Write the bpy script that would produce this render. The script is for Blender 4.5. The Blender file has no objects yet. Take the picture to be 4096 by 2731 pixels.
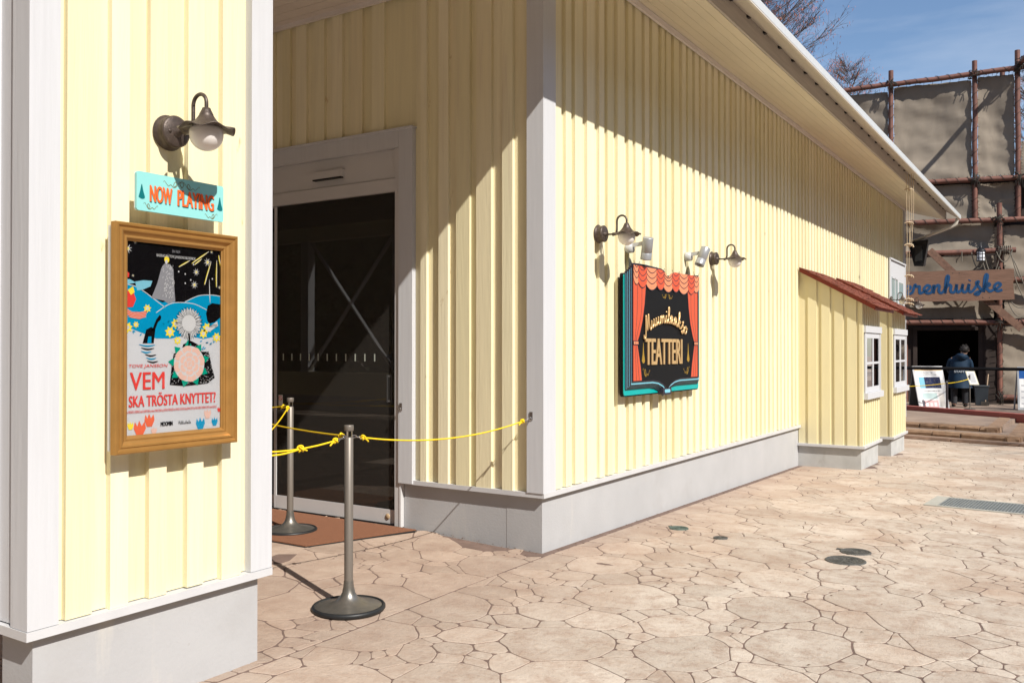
import bpy, bmesh, math, random
import numpy as np
from mathutils import Vector, Matrix, noise
from math import sin, cos, pi, radians, atan2, sqrt, exp
random.seed(7)
S = bpy.context.scene
COL = S.collection
# ---------------------------------------------------------------- camera
FPX, VPX, HZ, CAMH = 3545.0, 4340.0, 1393.0, 1.45
YAW = atan2(VPX - 2048, FPX); PITCH = atan2(HZ - 1365.5, FPX)
cam = bpy.data.cameras.new('camera'); camo = bpy.data.objects.new('camera', cam); COL.objects.link(camo)
cam.sensor_width = 36; cam.lens = 36 * FPX / 4096; cam.clip_end = 2000; cam.clip_start = 0.05
camo.location = (0, 0, CAMH)
fwd = Vector((-sin(YAW) * cos(PITCH), cos(YAW) * cos(PITCH), sin(PITCH)))
camo.rotation_euler = fwd.to_track_quat('-Z', 'Y').to_euler()
S.camera = camo
S.render.resolution_x, S.render.resolution_y = 1024, 682
# ---------------------------------------------------------------- sky and sun
TOSUN = Vector((1, -0.383, 0.98)).normalized()
world = bpy.data.worlds.new('World'); S.world = world; world.use_nodes = True
wn, wl = world.node_tree.nodes, world.node_tree.links
wn.clear()
wo = wn.new('ShaderNodeOutputWorld'); bg = wn.new('ShaderNodeBackground'); sk = wn.new('ShaderNodeTexSky')
sk.sky_type = 'NISHITA'; sk.sun_disc = False
sk.sun_elevation = math.asin(TOSUN.z); sk.sun_rotation = atan2(TOSUN.x, TOSUN.y)
sk.air_density = 1.0; sk.dust_density = 0.35; sk.ozone_density = 3.0
bg.inputs['Strength'].default_value = 0.105
tc = wn.new('ShaderNodeTexCoord'); mp = wn.new('ShaderNodeMapping'); mp.inputs['Scale'].default_value = (1.2, 2.6, 7.0)
mp.inputs['Rotation'].default_value = (0.25, 0.1, 0.5)
nz = wn.new('ShaderNodeTexNoise'); nz.inputs['Scale'].default_value = 1.7; nz.inputs['Detail'].default_value = 7; nz.inputs['Roughness'].default_value = .55
rp = wn.new('ShaderNodeValToRGB'); rp.color_ramp.elements[0].position = .42; rp.color_ramp.elements[1].position = .78
rp.color_ramp.elements[1].color = (.55, .55, .55, 1); rp.color_ramp.elements[0].color = (0, 0, 0, 1)
mx = wn.new('ShaderNodeMixRGB'); mx.inputs['Color2'].default_value = (5.6, 6.1, 7.0, 1)
wl.new(tc.outputs['Generated'], mp.inputs[0]); wl.new(mp.outputs[0], nz.inputs['Vector']); wl.new(nz.outputs['Fac'], rp.inputs[0])
wl.new(rp.outputs[0], mx.inputs[0]); wl.new(sk.outputs[0], mx.inputs[1]); wl.new(mx.outputs[0], bg.inputs[0]); wl.new(bg.outputs[0], wo.inputs[0])
sun = bpy.data.lights.new('sun', 'SUN'); suno = bpy.data.objects.new('sun', sun); COL.objects.link(suno)
sun.energy = 5.0; sun.angle = radians(0.5); sun.color = (1.0, .955, .88)
suno.rotation_euler = TOSUN.to_track_quat('Z', 'Y').to_euler(); suno.location = (20, -8, 20)
S.view_settings.view_transform = 'Standard'; S.view_settings.look = 'None'
S.view_settings.exposure = 0.42; S.view_settings.gamma = 1.0; S.view_settings.use_curve_mapping = False
try:
    S.cycles.max_bounces = 10; S.cycles.diffuse_bounces = 5; S.cycles.transparent_max_bounces = 12
except Exception: pass

# ---------------------------------------------------------------- materials
def mat(name, col, rough=.6, metal=0., var=.06, scale=6., stretch=(1, 1, 1), bump=0., bscale=None, spec=.35,
        spots=None, coat=0., col2=None, col2pos=(.45, .6), col2scale=1.2, col2stretch=(1, 1, 1)):
    m = bpy.data.materials.new(name); m.use_nodes = True
    n, l = m.node_tree.nodes, m.node_tree.links
    b = n['Principled BSDF']
    b.inputs['Roughness'].default_value = rough; b.inputs['Metallic'].default_value = metal
    b.inputs['Specular IOR Level'].default_value = spec
    b.inputs['Coat Weight'].default_value = coat
    g = n.new('ShaderNodeNewGeometry')
    mp_ = n.new('ShaderNodeMapping'); mp_.inputs['Scale'].default_value = stretch
    l.new(g.outputs['Position'], mp_.inputs[0])
    nz_ = n.new('ShaderNodeTexNoise'); nz_.inputs['Scale'].default_value = scale; nz_.inputs['Detail'].default_value = 5
    l.new(mp_.outputs[0], nz_.inputs['Vector'])
    r = n.new('ShaderNodeValToRGB'); e = r.color_ramp.elements
    e[0].position = .3; e[1].position = .7
    e[0].color = tuple(c * (1 - var) for c in col) + (1,); e[1].color = tuple(min(1, c * (1 + var)) for c in col) + (1,)
    l.new(nz_.outputs['Fac'], r.inputs[0]); out = r.outputs[0]
    def layer(out, c, pos, sc, st, strength=1.):
        mp2 = n.new('ShaderNodeMapping'); mp2.inputs['Scale'].default_value = st; mp2.inputs['Location'].default_value = (3.7, 1.9, 5.1)
        l.new(g.outputs['Position'], mp2.inputs[0])
        n2 = n.new('ShaderNodeTexNoise'); n2.inputs['Scale'].default_value = sc; n2.inputs['Detail'].default_value = 6; n2.inputs['Roughness'].default_value = .62
        l.new(mp2.outputs[0], n2.inputs['Vector'])
        r2 = n.new('ShaderNodeValToRGB'); r2.color_ramp.elements[0].position = pos[0]; r2.color_ramp.elements[1].position = pos[1]
        r2.color_ramp.elements[1].color = (strength,) * 3 + (1,)
        l.new(n2.outputs['Fac'], r2.inputs[0])
        mxx = n.new('ShaderNodeMixRGB'); mxx.inputs['Color2'].default_value = tuple(c) + (1,)
        l.new(r2.outputs[0], mxx.inputs[0]); l.new(out, mxx.inputs[1]); return mxx.outputs[0]
    if col2: out = layer(out, col2, col2pos, col2scale, col2stretch)
    if spots: 
        for sp in spots: out = layer(out, *sp)
    l.new(out, b.inputs['Base Color'])
    if bump:
        bm_ = n.new('ShaderNodeBump'); bm_.inputs['Strength'].default_value = bump; bm_.inputs['Distance'].default_value = .01
        nb = n.new('ShaderNodeTexNoise'); nb.inputs['Scale'].default_value = bscale or scale * 3; nb.inputs['Detail'].default_value = 6
        l.new(mp_.outputs[0], nb.inputs['Vector']); l.new(nb.outputs['Fac'], bm_.inputs['Height']); l.new(bm_.outputs[0], b.inputs['Normal'])
    return m

YW = (0.745, 0.68, 0.46)
knot = ((.46, .32, .15), (.69, .76), 7, (1.6, 1.6, .6), .7)
streak = ((.60, .50, .36), (.60, .72), 14, (1, 1, .05), .55)
M = {}
def yellow(name, k, w=(1, 1, 1)):
    return mat(name, tuple(c * k * q for c, q in zip(YW, w)), rough=.55, var=.045, scale=30, stretch=(1, 1, .05), bump=.22, bscale=70, spots=[knot, streak], spec=.3)
YB = [yellow('yellow_paint_%s' % s, k, w) for s, k, w in (('a', 1, (1, 1, 1)), ('b', .96, (1, .99, .94)), ('c', 1.03, (1, 1, 1.04)), ('d', .98, (1, .98, .97)))]
M['bay'] = mat('bay_yellow_siding', (.70, .63, .40), rough=.5, var=.02, scale=10, stretch=(1, 1, .2), spec=.35)
M['white'] = mat('white_paint', (.53, .535, .555), rough=.5, var=.03, scale=40, stretch=(1, 1, .05), bump=.12, bscale=60,
                 spots=[((.30, .25, .22), (.76, .80), 26, (1, 1, .12), .8)])
M['whiteclean'] = mat('white_enamel', (.58, .58, .59), rough=.4, var=.02)
M['flash'] = mat('white_flashing', (.52, .52, .53), rough=.4, var=.04, scale=9)
M['plinth'] = mat('grey_painted_concrete', (.40, .40, .407), rough=.75, var=.045, scale=3, bump=.12, bscale=60,
                  spots=[((.34, .33, .325), (.54, .74), 2.2, (1, 1, 1), .5), ((.30, .28, .25), (.70, .73), 30, (1, 1, 1), .5), ((.47, .455, .43), (.62, .72), 3, (1, 2.2, .25), .7), ((.40, .37, .33), (.68, .8), 7, (1, 1, .8), .6)])
M['plinth2'] = mat('bare_grey_concrete', (.42, .42, .41), rough=.8, var=.1, scale=5, bump=.1, spots=[((.30, .28, .25), (.6, .75), 4, (1, 1, .6), .7)])
M['gap'] = mat('dark_joint', (.02, .02, .02), rough=.9)
M['soffit'] = mat('cream_soffit_panel', (.72, .66, .52), rough=.6, var=.04, scale=4, stretch=(1, .3, 1))
M['trimwhite'] = mat('pinkish_white_trim', (.68, .63, .60), rough=.6, var=.05)
M['fascia'] = mat('greyed_wood_fascia', (.44, .40, .36), rough=.7, var=.1, scale=30, stretch=(1, .06, 1), bump=.2)
M['gutter'] = mat('cream_gutter_metal', (.58, .54, .48), rough=.45, var=.04, scale=3, stretch=(1, .2, 1), spots=[((.55, .5, .42), (.6, .75), 5, (1, .3, 1), .6)])
M['gutterlip'] = mat('white_gutter_lip', (.56, .57, .57), rough=.35, var=.03, scale=20, stretch=(1, 1, .1))
M['roofmetal'] = mat('brown_roof_sheet', (.20, .13, .10), rough=.5)
M['ceil'] = mat('white_ceiling_boards', (.66, .60, .55), rough=.6, var=.04)
M['frame'] = mat('white_door_metal', (.54, .53, .53), rough=.4, var=.02)
M['bronze'] = mat('bronze_lamp_metal', (.075, .055, .045), rough=.45, metal=.35, var=.25, scale=60, bump=.15, spec=.5,
                  spots=[((.30, .26, .20), (.66, .74), 70, (1, 1, 1), .6)])
M['globe'] = mat('frosted_globe', (.72, .69, .66), rough=.22, var=.01, spec=.5)
M['silver'] = mat('silver_spot_housing', (.36, .37, .39), rough=.35, metal=.35, var=.05)
M['steel'] = mat('brushed_steel_post', (.21, .185, .16), rough=.42, metal=.45, var=.05, scale=40, stretch=(1, 1, .05))
M['basemetal'] = mat('dusty_base_metal', (.24, .225, .20), rough=.34, metal=.75, var=.1, scale=30, spots=[((.34, .30, .22), (.62, .75), 60, (1, 1, 1), .4)])
M['chrome'] = mat('chrome', (.75, .75, .76), rough=.12, metal=1)
M['rubber'] = mat('black_rubber', (.018, .019, .02), rough=.45)
M['black'] = mat('black_paint', (.012, .012, .014), rough=.4)
M['rope'] = mat('yellow_rope', (.87, .60, .012), rough=.55, var=.12, scale=260, bump=.5, bscale=300)
M['gold'] = mat('gold_moulding', (.37, .19, .05), rough=.38, metal=.45, var=.07, scale=18, spec=.5)
M['matcoir'] = mat('brown_loop_mat', (.245, .105, .055), rough=.95, var=.28, scale=240, bump=.9, bscale=260)
M['bed'] = mat('brown_joint_mortar', (.155, .105, .085), rough=.9, var=.2, scale=9, bump=.3)
M['manhole'] = mat('iron_cover', (.10, .098, .09), rough=.6, metal=.3, var=.3, scale=40, bump=.6, bscale=90)
M['manholegreen'] = mat('green_iron_cover', (.10, .13, .11), rough=.6, metal=.2, var=.25, scale=50, bump=.5)
M['grate'] = mat('galvanised_grate', (.30, .32, .32), rough=.5, metal=.4, var=.1, scale=20)
M['slab'] = mat('drain_kerb_concrete', (.36, .35, .31), rough=.8, var=.07, scale=20, bump=.2)
M['shingle'] = mat('red_shingle', (.20, .058, .036), rough=.75, var=.3, scale=9, stretch=(1, 3, 1), bump=.5, bscale=60, spots=[((.10, .035, .022), (.5, .66), 22, (1, 2, 1), .8)])
M['redwood'] = mat('dark_red_fascia', (.21, .032, .018), rough=.5, var=.05)
M['pole'] = mat('rust_brown_pole', (.17, .075, .055), rough=.55, var=.22, scale=5, spots=[((.055, .03, .025), (.5, .7), 6, (1, 1, .7), .6)])
M['canvas'] = mat('grey_canvas', (.25, .21, .165), rough=.9, var=.12, scale=1.2, bump=.5, bscale=3, spots=[((.15, .125, .10), (.5, .72), 1.4, (1, 1, .4), .7)])
M['twine'] = mat('dark_twine', (.05, .042, .035), rough=.9)
M['cable'] = mat('grey_cable', (.17, .15, .12), rough=.7)
M['cream_rope'] = mat('cream_rope', (.52, .42, .29), rough=.9, var=.15, scale=90)
M['plank'] = mat('brown_plank', (.19, .105, .07), rough=.75, var=.22, scale=7, stretch=(.6, .6, 9), bump=.4, spots=[((.16, .085, .055), (.52, .7), 6, (.5, .5, 14), .7)])
M['plank2'] = mat('dark_brace_plank', (.17, .095, .065), rough=.8, var=.25, scale=12, bump=.4)
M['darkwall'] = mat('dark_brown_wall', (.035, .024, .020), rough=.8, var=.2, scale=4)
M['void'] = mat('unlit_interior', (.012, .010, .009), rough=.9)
M['blueink'] = mat('blue_sign_paint', (.006, .055, .15), rough=.6, var=.15)
M['brick'] = mat('sandy_step_stone', (.29, .19, .125), rough=.8, var=.2, scale=9, bump=.6, bscale=22, spots=[((.24, .14, .085), (.5, .66), 7, (1, 1, 1), .7)])
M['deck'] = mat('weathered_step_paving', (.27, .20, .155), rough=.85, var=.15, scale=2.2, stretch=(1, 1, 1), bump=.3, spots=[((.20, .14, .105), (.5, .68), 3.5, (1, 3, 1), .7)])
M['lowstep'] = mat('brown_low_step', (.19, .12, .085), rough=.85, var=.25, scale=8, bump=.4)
M['redkerb'] = mat('red_kerb', (.30, .085, .07), rough=.7, var=.12, scale=5)
M['skin'] = mat('skin', (.55, .34, .25), rough=.5)
M['coat'] = mat('navy_blue_coat', (.004, .022, .05), rough=.7, var=.2, scale=6, bump=.5, bscale=9)
M['trousers'] = mat('charcoal_trousers', (.03, .03, .035), rough=.85)
M['hair'] = mat('dark_hair', (.03, .025, .022), rough=.6)
M['paper'] = mat('white_paper', (.80, .80, .80), rough=.5, var=.01)
M['bin'] = mat('grey_bin_plastic', (.03, .037, .045), rough=.5)
M['bark'] = mat('grey_bark', (.10, .075, .062), rough=.9, var=.2)
M['catkin'] = mat('red_brown_catkins', (.34, .11, .06), rough=.8, var=.3, scale=3)
M['leaf'] = mat('dark_evergreen_leaf', (.055, .085, .03), rough=.6, var=.5, scale=3)
def flat(name, col, rough=.35, spec=.4, coat=0): 
    if name not in M: M[name] = mat(name, col, rough=rough, var=.015, spec=spec, coat=coat)
    return M[name]
# glass: thin pane, part clear, part mirror
def glassmat(name, tint, refl=1.0, kk=1.1):
    m = bpy.data.materials.new(name); m.use_nodes = True; n, l = m.node_tree.nodes, m.node_tree.links
    n.clear(); o = n.new('ShaderNodeOutputMaterial'); t = n.new('ShaderNodeBsdfTransparent'); g = n.new('ShaderNodeBsdfGlossy')
    t.inputs[0].default_value = tint + (1,); g.inputs['Roughness'].default_value = .003; g.inputs['Color'].default_value = (refl,) * 3 + (1,)
    f = n.new('ShaderNodeFresnel'); f.inputs['IOR'].default_value = 1.55
    k = n.new('ShaderNodeMath'); k.operation = 'MULTIPLY'; k.inputs[1].default_value = kk; k.use_clamp = True
    x = n.new('ShaderNodeMixShader'); l.new(f.outputs[0], k.inputs[0]); l.new(k.outputs[0], x.inputs[0]); l.new(t.outputs[0], x.inputs[1]); l.new(g.outputs[0], x.inputs[2]); l.new(x.outputs[0], o.inputs[0])
    return m
M['glass'] = glassmat('door_glass', (.55, .56, .55), .9, 1.25)
_m = M['glass']; _n, _l = _m.node_tree.nodes, _m.node_tree.links
_d = _n.new('ShaderNodeBsdfDiffuse'); _d.inputs[0].default_value = (.14, .125, .11, 1); _x = _n.new('ShaderNodeMixShader'); _x.inputs[0].default_value = .17
_o = [q for q in _n if q.type == 'OUTPUT_MATERIAL'][0]; _s = _o.inputs[0].links[0].from_socket; _l.new(_s, _x.inputs[1]); _l.new(_d.outputs[0], _x.inputs[2]); _l.new(_x.outputs[0], _o.inputs[0]); M['posterglass'] = glassmat('poster_cover', (.97, .97, .97), 1., .3)
M['winglass'] = glassmat('window_glass', (.75, .8, .8), 1., 1.8)
def stonemat(name, hue):
    m = bpy.data.materials.new(name); m.use_nodes = True; n, l = m.node_tree.nodes, m.node_tree.links; b = n['Principled BSDF']
    b.inputs['Roughness'].default_value = .78; b.inputs['Specular IOR Level'].default_value = .25
    g = n.new('ShaderNodeNewGeometry')
    def nse(sc, det=6, ro=.6, st=(1, 1, 1)):
        mp_ = n.new('ShaderNodeMapping'); mp_.inputs['Scale'].default_value = st; l.new(g.outputs['Position'], mp_.inputs[0])
        q = n.new('ShaderNodeTexNoise'); q.inputs['Scale'].default_value = sc; q.inputs['Detail'].default_value = det; q.inputs['Roughness'].default_value = ro
        l.new(mp_.outputs[0], q.inputs['Vector']); return q.outputs['Fac']
    def ramp(f, a, b_, c0=(0, 0, 0), c1=(1, 1, 1)):
        r = n.new('ShaderNodeValToRGB'); r.color_ramp.elements[0].position = a; r.color_ramp.elements[1].position = b_
        r.color_ramp.elements[0].color = c0 + (1,); r.color_ramp.elements[1].color = c1 + (1,); l.new(f, r.inputs[0]); return r.outputs[0]
    def mix(f, a, b_):
        x = n.new('ShaderNodeMixRGB'); l.new(f, x.inputs[0])
        if isinstance(a, tuple): x.inputs[1].default_value = a + (1,)
        else: l.new(a, x.inputs[1])
        if isinstance(b_, tuple): x.inputs[2].default_value = b_ + (1,)
        else: l.new(b_, x.inputs[2])
        return x.outputs[0]
    cream = ramp(nse(3.0), .3, .72, (.45, .375, .305), (.575, .50, .42))
    c = mix(ramp(nse(7, 9, .75), .47, .66, (0, 0, 0), (.95, .95, .95)), cream, (.36, .262, .20))
    c = mix(ramp(nse(1.1, 5), .48, .68, (0, 0, 0), (.75, .75, .75)), c, (.375, .27, .20))
    c = mix(ramp(nse(38, 8, .75), .56, .68, (0, 0, 0), (.75, .75, .75)), c, (.29, .20, .155))
    c = mix(ramp(nse(22, 8, .8, (1, .35, 1)), .60, .68, (0, 0, 0), (.8, .8, .8)), c, (.27, .19, .15))
    # the sealed, more orange strip along the building and under the porch
    sx = n.new('ShaderNodeSeparateXYZ'); l.new(g.outputs['Position'], sx.inputs[0])
    ad = n.new('ShaderNodeMath'); ad.operation = 'ADD'; l.new(sx.outputs['X'], ad.inputs[0])
    sc_ = n.new('ShaderNodeMath'); sc_.operation = 'MULTIPLY'; sc_.inputs[1].default_value = 1.6; l.new(nse(1.3, 5), sc_.inputs[0]); l.new(sc_.outputs[0], ad.inputs[1])
    mr = n.new('ShaderNodeMapRange'); mr.inputs[1].default_value = -2.55; mr.inputs[2].default_value = -1.1; mr.inputs[3].default_value = hue; mr.inputs[4].default_value = 0; l.new(ad.outputs[0], mr.inputs[0])
    c = mix(mr.outputs[0], c, ramp(nse(4.5, 7, .65), .3, .75, (.30, .205, .155), (.45, .345, .27)))
    l.new(c, b.inputs['Base Color'])
    oi = n.new('ShaderNodeObjectInfo'); a2 = n.new('ShaderNodeMath'); a2.operation = 'ADD'; l.new(oi.outputs['Random'], a2.inputs[0]); l.new(g.outputs['Random Per Island'], a2.inputs[1])
    fr_ = n.new('ShaderNodeMath'); fr_.operation = 'FRACT'; l.new(a2.outputs[0], fr_.inputs[0])
    hs = n.new('ShaderNodeHueSaturation'); mv = n.new('ShaderNodeMapRange'); mv.inputs[3].default_value = .90; mv.inputs[4].default_value = 1.07; l.new(fr_.outputs[0], mv.inputs[0]); l.new(mv.outputs[0], hs.inputs['Value']); l.new(c, hs.inputs['Color']); l.new(hs.outputs[0], b.inputs['Base Color'])
    bp = n.new('ShaderNodeBump'); bp.inputs['Strength'].default_value = .7; bp.inputs['Distance'].default_value = .014; l.new(nse(28, 8, .7), bp.inputs['Height']); l.new(bp.outputs[0], b.inputs['Normal'])
    return m
M['stone'] = stonemat('stamped_stone', .85)
def far_ground():
    m = mat('distant_paving', (.46, .37, .295), rough=.85, var=.15, scale=.8)
    n, l = m.node_tree.nodes, m.node_tree.links; b = n['Principled BSDF']; src = b.inputs['Base Color'].links[0].from_socket
    g = n.new('ShaderNodeNewGeometry'); v = n.new('ShaderNodeTexVoronoi'); v.feature = 'DISTANCE_TO_EDGE'; v.inputs['Scale'].default_value = 2.2; l.new(g.outputs['Position'], v.inputs['Vector'])
    r = n.new('ShaderNodeValToRGB'); r.color_ramp.elements[0].position = .01; r.color_ramp.elements[1].position = .03; l.new(v.outputs['Distance'], r.inputs[0])
    x = n.new('ShaderNodeMixRGB'); x.inputs[1].default_value = (.2, .13, .1, 1); l.new(r.outputs[0], x.inputs[0]); l.new(src, x.inputs[2]); l.new(x.outputs[0], b.inputs['Base Color'])
    return m
M['ground'] = far_ground()

# ---------------------------------------------------------------- builders
WO = {}
def worg(o): return WO.get(o.name, Vector((0, 0, 0)))
def props(o, label=None, cat=None, group=None, kind=None):
    if label: o['label'] = label
    if cat: o['category'] = cat
    if group: o['group'] = group
    if kind: o['kind'] = kind
    return o
def empty(name, loc, label, cat, group=None):
    o = bpy.data.objects.new(name, None); o.empty_display_size = .1; COL.objects.link(o); o.location = loc; WO[o.name] = Vector(loc)
    return props(o, label, cat, group)
def link(name, me, parent=None, org=None):
    o = bpy.data.objects.new(name, me); COL.objects.link(o)
    org = Vector(org) if org is not None else (worg(parent) if parent else Vector((0, 0, 0)))
    o.location = org - (worg(parent) if parent else Vector((0, 0, 0)))
    if parent: o.parent = parent
    WO[o.name] = org; return o
class MB:
    def __init__(s): s.v = []; s.f = []; s.sm = []
    def add(s, vs, fs, smooth=False):
        n = len(s.v); s.v += [tuple(v) for v in vs]; s.f += [tuple(i + n for i in f) for f in fs]; s.sm += [smooth] * len(fs); return s
    def box(s, a, b):
        x0, x1 = sorted((a[0], b[0])); y0, y1 = sorted((a[1], b[1])); z0, z1 = sorted((a[2], b[2]))
        return s.add([(x0, y0, z0), (x1, y0, z0), (x1, y1, z0), (x0, y1, z0), (x0, y0, z1), (x1, y0, z1), (x1, y1, z1), (x0, y1, z1)],
                     [(0, 3, 2, 1), (4, 5, 6, 7), (0, 1, 5, 4), (1, 2, 6, 5), (2, 3, 7, 6), (3, 0, 4, 7)])
    def obox(s, c, ax, half):      # oriented box
        c = Vector(c); A = [Vector(q) for q in ax]; vs = []
        for k in (-1, 1):
            for j, i in ((-1, -1), (-1, 1), (1, 1), (1, -1)): vs.append(c + A[0] * half[0] * i + A[1] * half[1] * j + A[2] * half[2] * k)
        return s.add(vs, [(0, 3, 2, 1), (4, 5, 6, 7), (0, 1, 5, 4), (1, 2, 6, 5), (2, 3, 7, 6), (3, 0, 4, 7)])
    def beam(s, p, q, w, h, upv=(0, 0, 1)):
        p, q = Vector(p), Vector(q); d = (q - p).normalized(); r = d.cross(Vector(upv)).normalized(); u = r.cross(d)
        return s.obox((p + q) / 2, (d, r, u), ((q - p).length / 2, w / 2, h / 2))
    def tube(s, pts, r, seg=8, caps=True, smooth=True):
        pts = [Vector(p) for p in pts]; n = len(pts); rs = r if isinstance(r, (list, tuple)) else [r] * n
        vs = []; t0 = (pts[1] - pts[0]).normalized(); nrm = t0.orthogonal().normalized()
        for i in range(n):
            t = ((pts[min(i + 1, n - 1)] - pts[max(i - 1, 0)])).normalized()
            nrm = (nrm - t * nrm.dot(t)); nrm = nrm.normalized() if nrm.length > 1e-6 else t.orthogonal().normalized()
            b = t.cross(nrm)
            for k in range(seg): a = 2 * pi * k / seg; vs.append(pts[i] + (nrm * cos(a) + b * sin(a)) * rs[i])
        fs = [(i * seg + k, i * seg + (k + 1) % seg, (i + 1) * seg + (k + 1) % seg, (i + 1) * seg + k) for i in range(n - 1) for k in range(seg)]
        s.add(vs, fs, smooth)
        if caps:
            s.add(vs[:seg], [tuple(range(seg - 1, -1, -1))]); s.add(vs[-seg:], [tuple(range(seg))])
        return s
    def lathe(s, c, prof, axis=(0, 0, 1), seg=28, wav=None, smooth=True):
        c = Vector(c); a = Vector(axis).normalized(); e1 = a.orthogonal().normalized(); e2 = a.cross(e1); vs = []
        for i, (r, h) in enumerate(prof):
            for k in range(seg):
                t = 2 * pi * k / seg; dh = wav(i, t) if wav else 0
                vs.append(c + a * (h + dh) + (e1 * cos(t) + e2 * sin(t)) * max(r, 1e-5))
        fs = [(i * seg + k, i * seg + (k + 1) % seg, (i + 1) * seg + (k + 1) % seg, (i + 1) * seg + k) for i in range(len(prof) - 1) for k in range(seg)]
        return s.add(vs, fs, smooth)
    def sphere(s, c, r, seg=20, rings=12, sc=(1, 1, 1)):
        prof = [(r * sin(pi * i / rings), -r * cos(pi * i / rings)) for i in range(rings + 1)]
        n = len(s.v); s.lathe((0, 0, 0), prof, seg=seg)
        for i in range(n, len(s.v)): v = s.v[i]; s.v[i] = (c[0] + v[0] * sc[0], c[1] + v[1] * sc[1], c[2] + v[2] * sc[2])
        return s
    def build(s, name, m, parent=None, org=None, kind=None):
        org = Vector(org) if org is not None else (worg(parent) if parent else Vector((0, 0, 0)))
        me = bpy.data.meshes.new(name); me.from_pydata([tuple(Vector(v) - org) for v in s.v], [], s.f)
        me.polygons.foreach_set('use_smooth', s.sm); me.materials.append(m); me.update()
        o = link(name, me, parent, org)
        if kind: o['kind'] = kind
        return o
class Plane:   # local drawing plane: x right, y up, depth d towards the viewer
    def __init__(s, o, r, u, n): s.o, s.r, s.u, s.n = Vector(o), Vector(r), Vector(u), Vector(n)
    def __call__(s, x, y, d=0): return s.o + s.r * x + s.u * y + s.n * d
def prism(mb, pl, pts, d0, d1):
    n = len(pts); A = sum(pts[i][0] * pts[(i + 1) % n][1] - pts[(i + 1) % n][0] * pts[i][1] for i in range(n))
    if A < 0: pts = pts[::-1]
    vs = [pl(x, y, d0) for x, y in pts] + [pl(x, y, d1) for x, y in pts]
    return mb.add(vs, [tuple(range(n, 2 * n)), tuple(range(n - 1, -1, -1))] + [(i, (i + 1) % n, n + (i + 1) % n, n + i) for i in range(n)])
def ribbon(mb, pl, pts, w, d0, d1, taper=False):
    n = len(pts)
    if n < 2: return
    P = [Vector(p) for p in pts]; L = []; R = []
    for i in range(n):
        t = (P[min(i + 1, n - 1)] - P[max(i - 1, 0)]); t = t.normalized() if t.length > 1e-9 else Vector((1, 0)); q = Vector((-t.y, t.x))
        ww = w / 2 * ((.25 + .75 * sin(pi * i / (n - 1))) if taper else 1) 
        L.append(P[i] + q * ww); R.append(P[i] - q * ww)
    for i in range(n - 1): prism(mb, pl, [tuple(R[i]), tuple(R[i + 1]), tuple(L[i + 1]), tuple(L[i])], d0, d1)
def catmull(pts, n=7):
    P = [pts[0]] + list(pts) + [pts[-1]]; out = []
    for i in range(1, len(P) - 2):
        for k in range(n):
            t = k / n; out.append(tuple(.5 * (2 * P[i][j] + (P[i + 1][j] - P[i - 1][j]) * t + (2 * P[i - 1][j] - 5 * P[i][j] + 4 * P[i + 1][j] - P[i + 2][j]) * t * t + (3 * P[i][j] - P[i - 1][j] - 3 * P[i + 1][j] + P[i + 2][j]) * t ** 3) for j in range(len(P[0]))))
    out.append(tuple(pts[-1])); return out
def circ(cx, cy, r, n=20, ry=None): return [(cx + r * cos(2 * pi * k / n), cy + (ry or r) * sin(2 * pi * k / n)) for k in range(n)]
def star(cx, cy, r, k=8, q=.35, rot=0): return [(cx + (r if i % 2 == 0 else r * q) * cos(rot + pi * i / k), cy + (r if i % 2 == 0 else r * q) * sin(rot + pi * i / k)) for i in range(2 * k)]
def text(pl, s, x, y, w, h, d, m, parent, name='lettering', bold=0., thick=.0008, slant=0., fat=0.):
    """text s fitted into the box x,y,w,h of plane pl"""
    cu = bpy.data.curves.new('t', 'FONT'); cu.body = s; cu.size = 1; cu.offset = 0; cu.resolution_u = 3; cu.shear = slant
    to = bpy.data.objects.new('t', cu); COL.objects.link(to); dg = bpy.context.evaluated_depsgraph_get()
    me = bpy.data.meshes.new_from_object(to.evaluated_get(dg)); bpy.data.objects.remove(to)
    co = [v.co.copy() for v in me.vertices]
    if not co: return None
    x0, x1 = min(c.x for c in co), max(c.x for c in co); y0, y1 = min(c.y for c in co), max(c.y for c in co)
    f = lambda c: (x + (c.x - x0) / (x1 - x0) * w, y + (c.y - y0) / (y1 - y0) * h)
    mb = MB(); n = len(co)
    fs = [tuple(p.vertices) for p in me.polygons]
    cnt = {}
    for p in fs:
        for i in range(len(p)): e = (p[i], p[(i + 1) % len(p)]); cnt[tuple(sorted(e))] = cnt.get(tuple(sorted(e)), []) + [e]
    side = [(e[0][0], e[0][1], e[0][1] + n, e[0][0] + n) for e in cnt.values() if len(e) == 1]
    fat = fat or bold * h * .9; w -= fat; K = 3 if fat else 1
    for q in range(K): mb.add([pl(f(c)[0] + fat * q / 2, f(c)[1], d - q * .00008) for c in co] + [pl(f(c)[0] + fat * q / 2, f(c)[1], d - thick - q * .00008) for c in co], fs + side)
    bpy.data.meshes.remove(me)
    return mb.build(name, m, parent)
UNIT = {}
def ubox(name, a, b, m, parent):
    """a box that shares one unit mesh per material, placed and scaled"""
    if m.name not in UNIT:
        mb = MB().box((0, 0, 0), (1, 1, 1)); me = bpy.data.meshes.new('unit_' + m.name); me.from_pydata(mb.v, [], mb.f); me.materials.append(m); UNIT[m.name] = me
    lo = [min(a[i], b[i]) for i in range(3)]; hi = [max(a[i], b[i]) for i in range(3)]
    o = link(name, UNIT[m.name], parent, lo); o.scale = [hi[i] - lo[i] for i in range(3)]; return o
def copy_tree(o, loc=None, parent=None):
    c = o.copy(); COL.objects.link(c)
    if parent: c.parent = parent
    if loc is not None: c.location = loc
    for ch in list(o.children): copy_tree(ch, parent=c)
    return c
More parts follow.
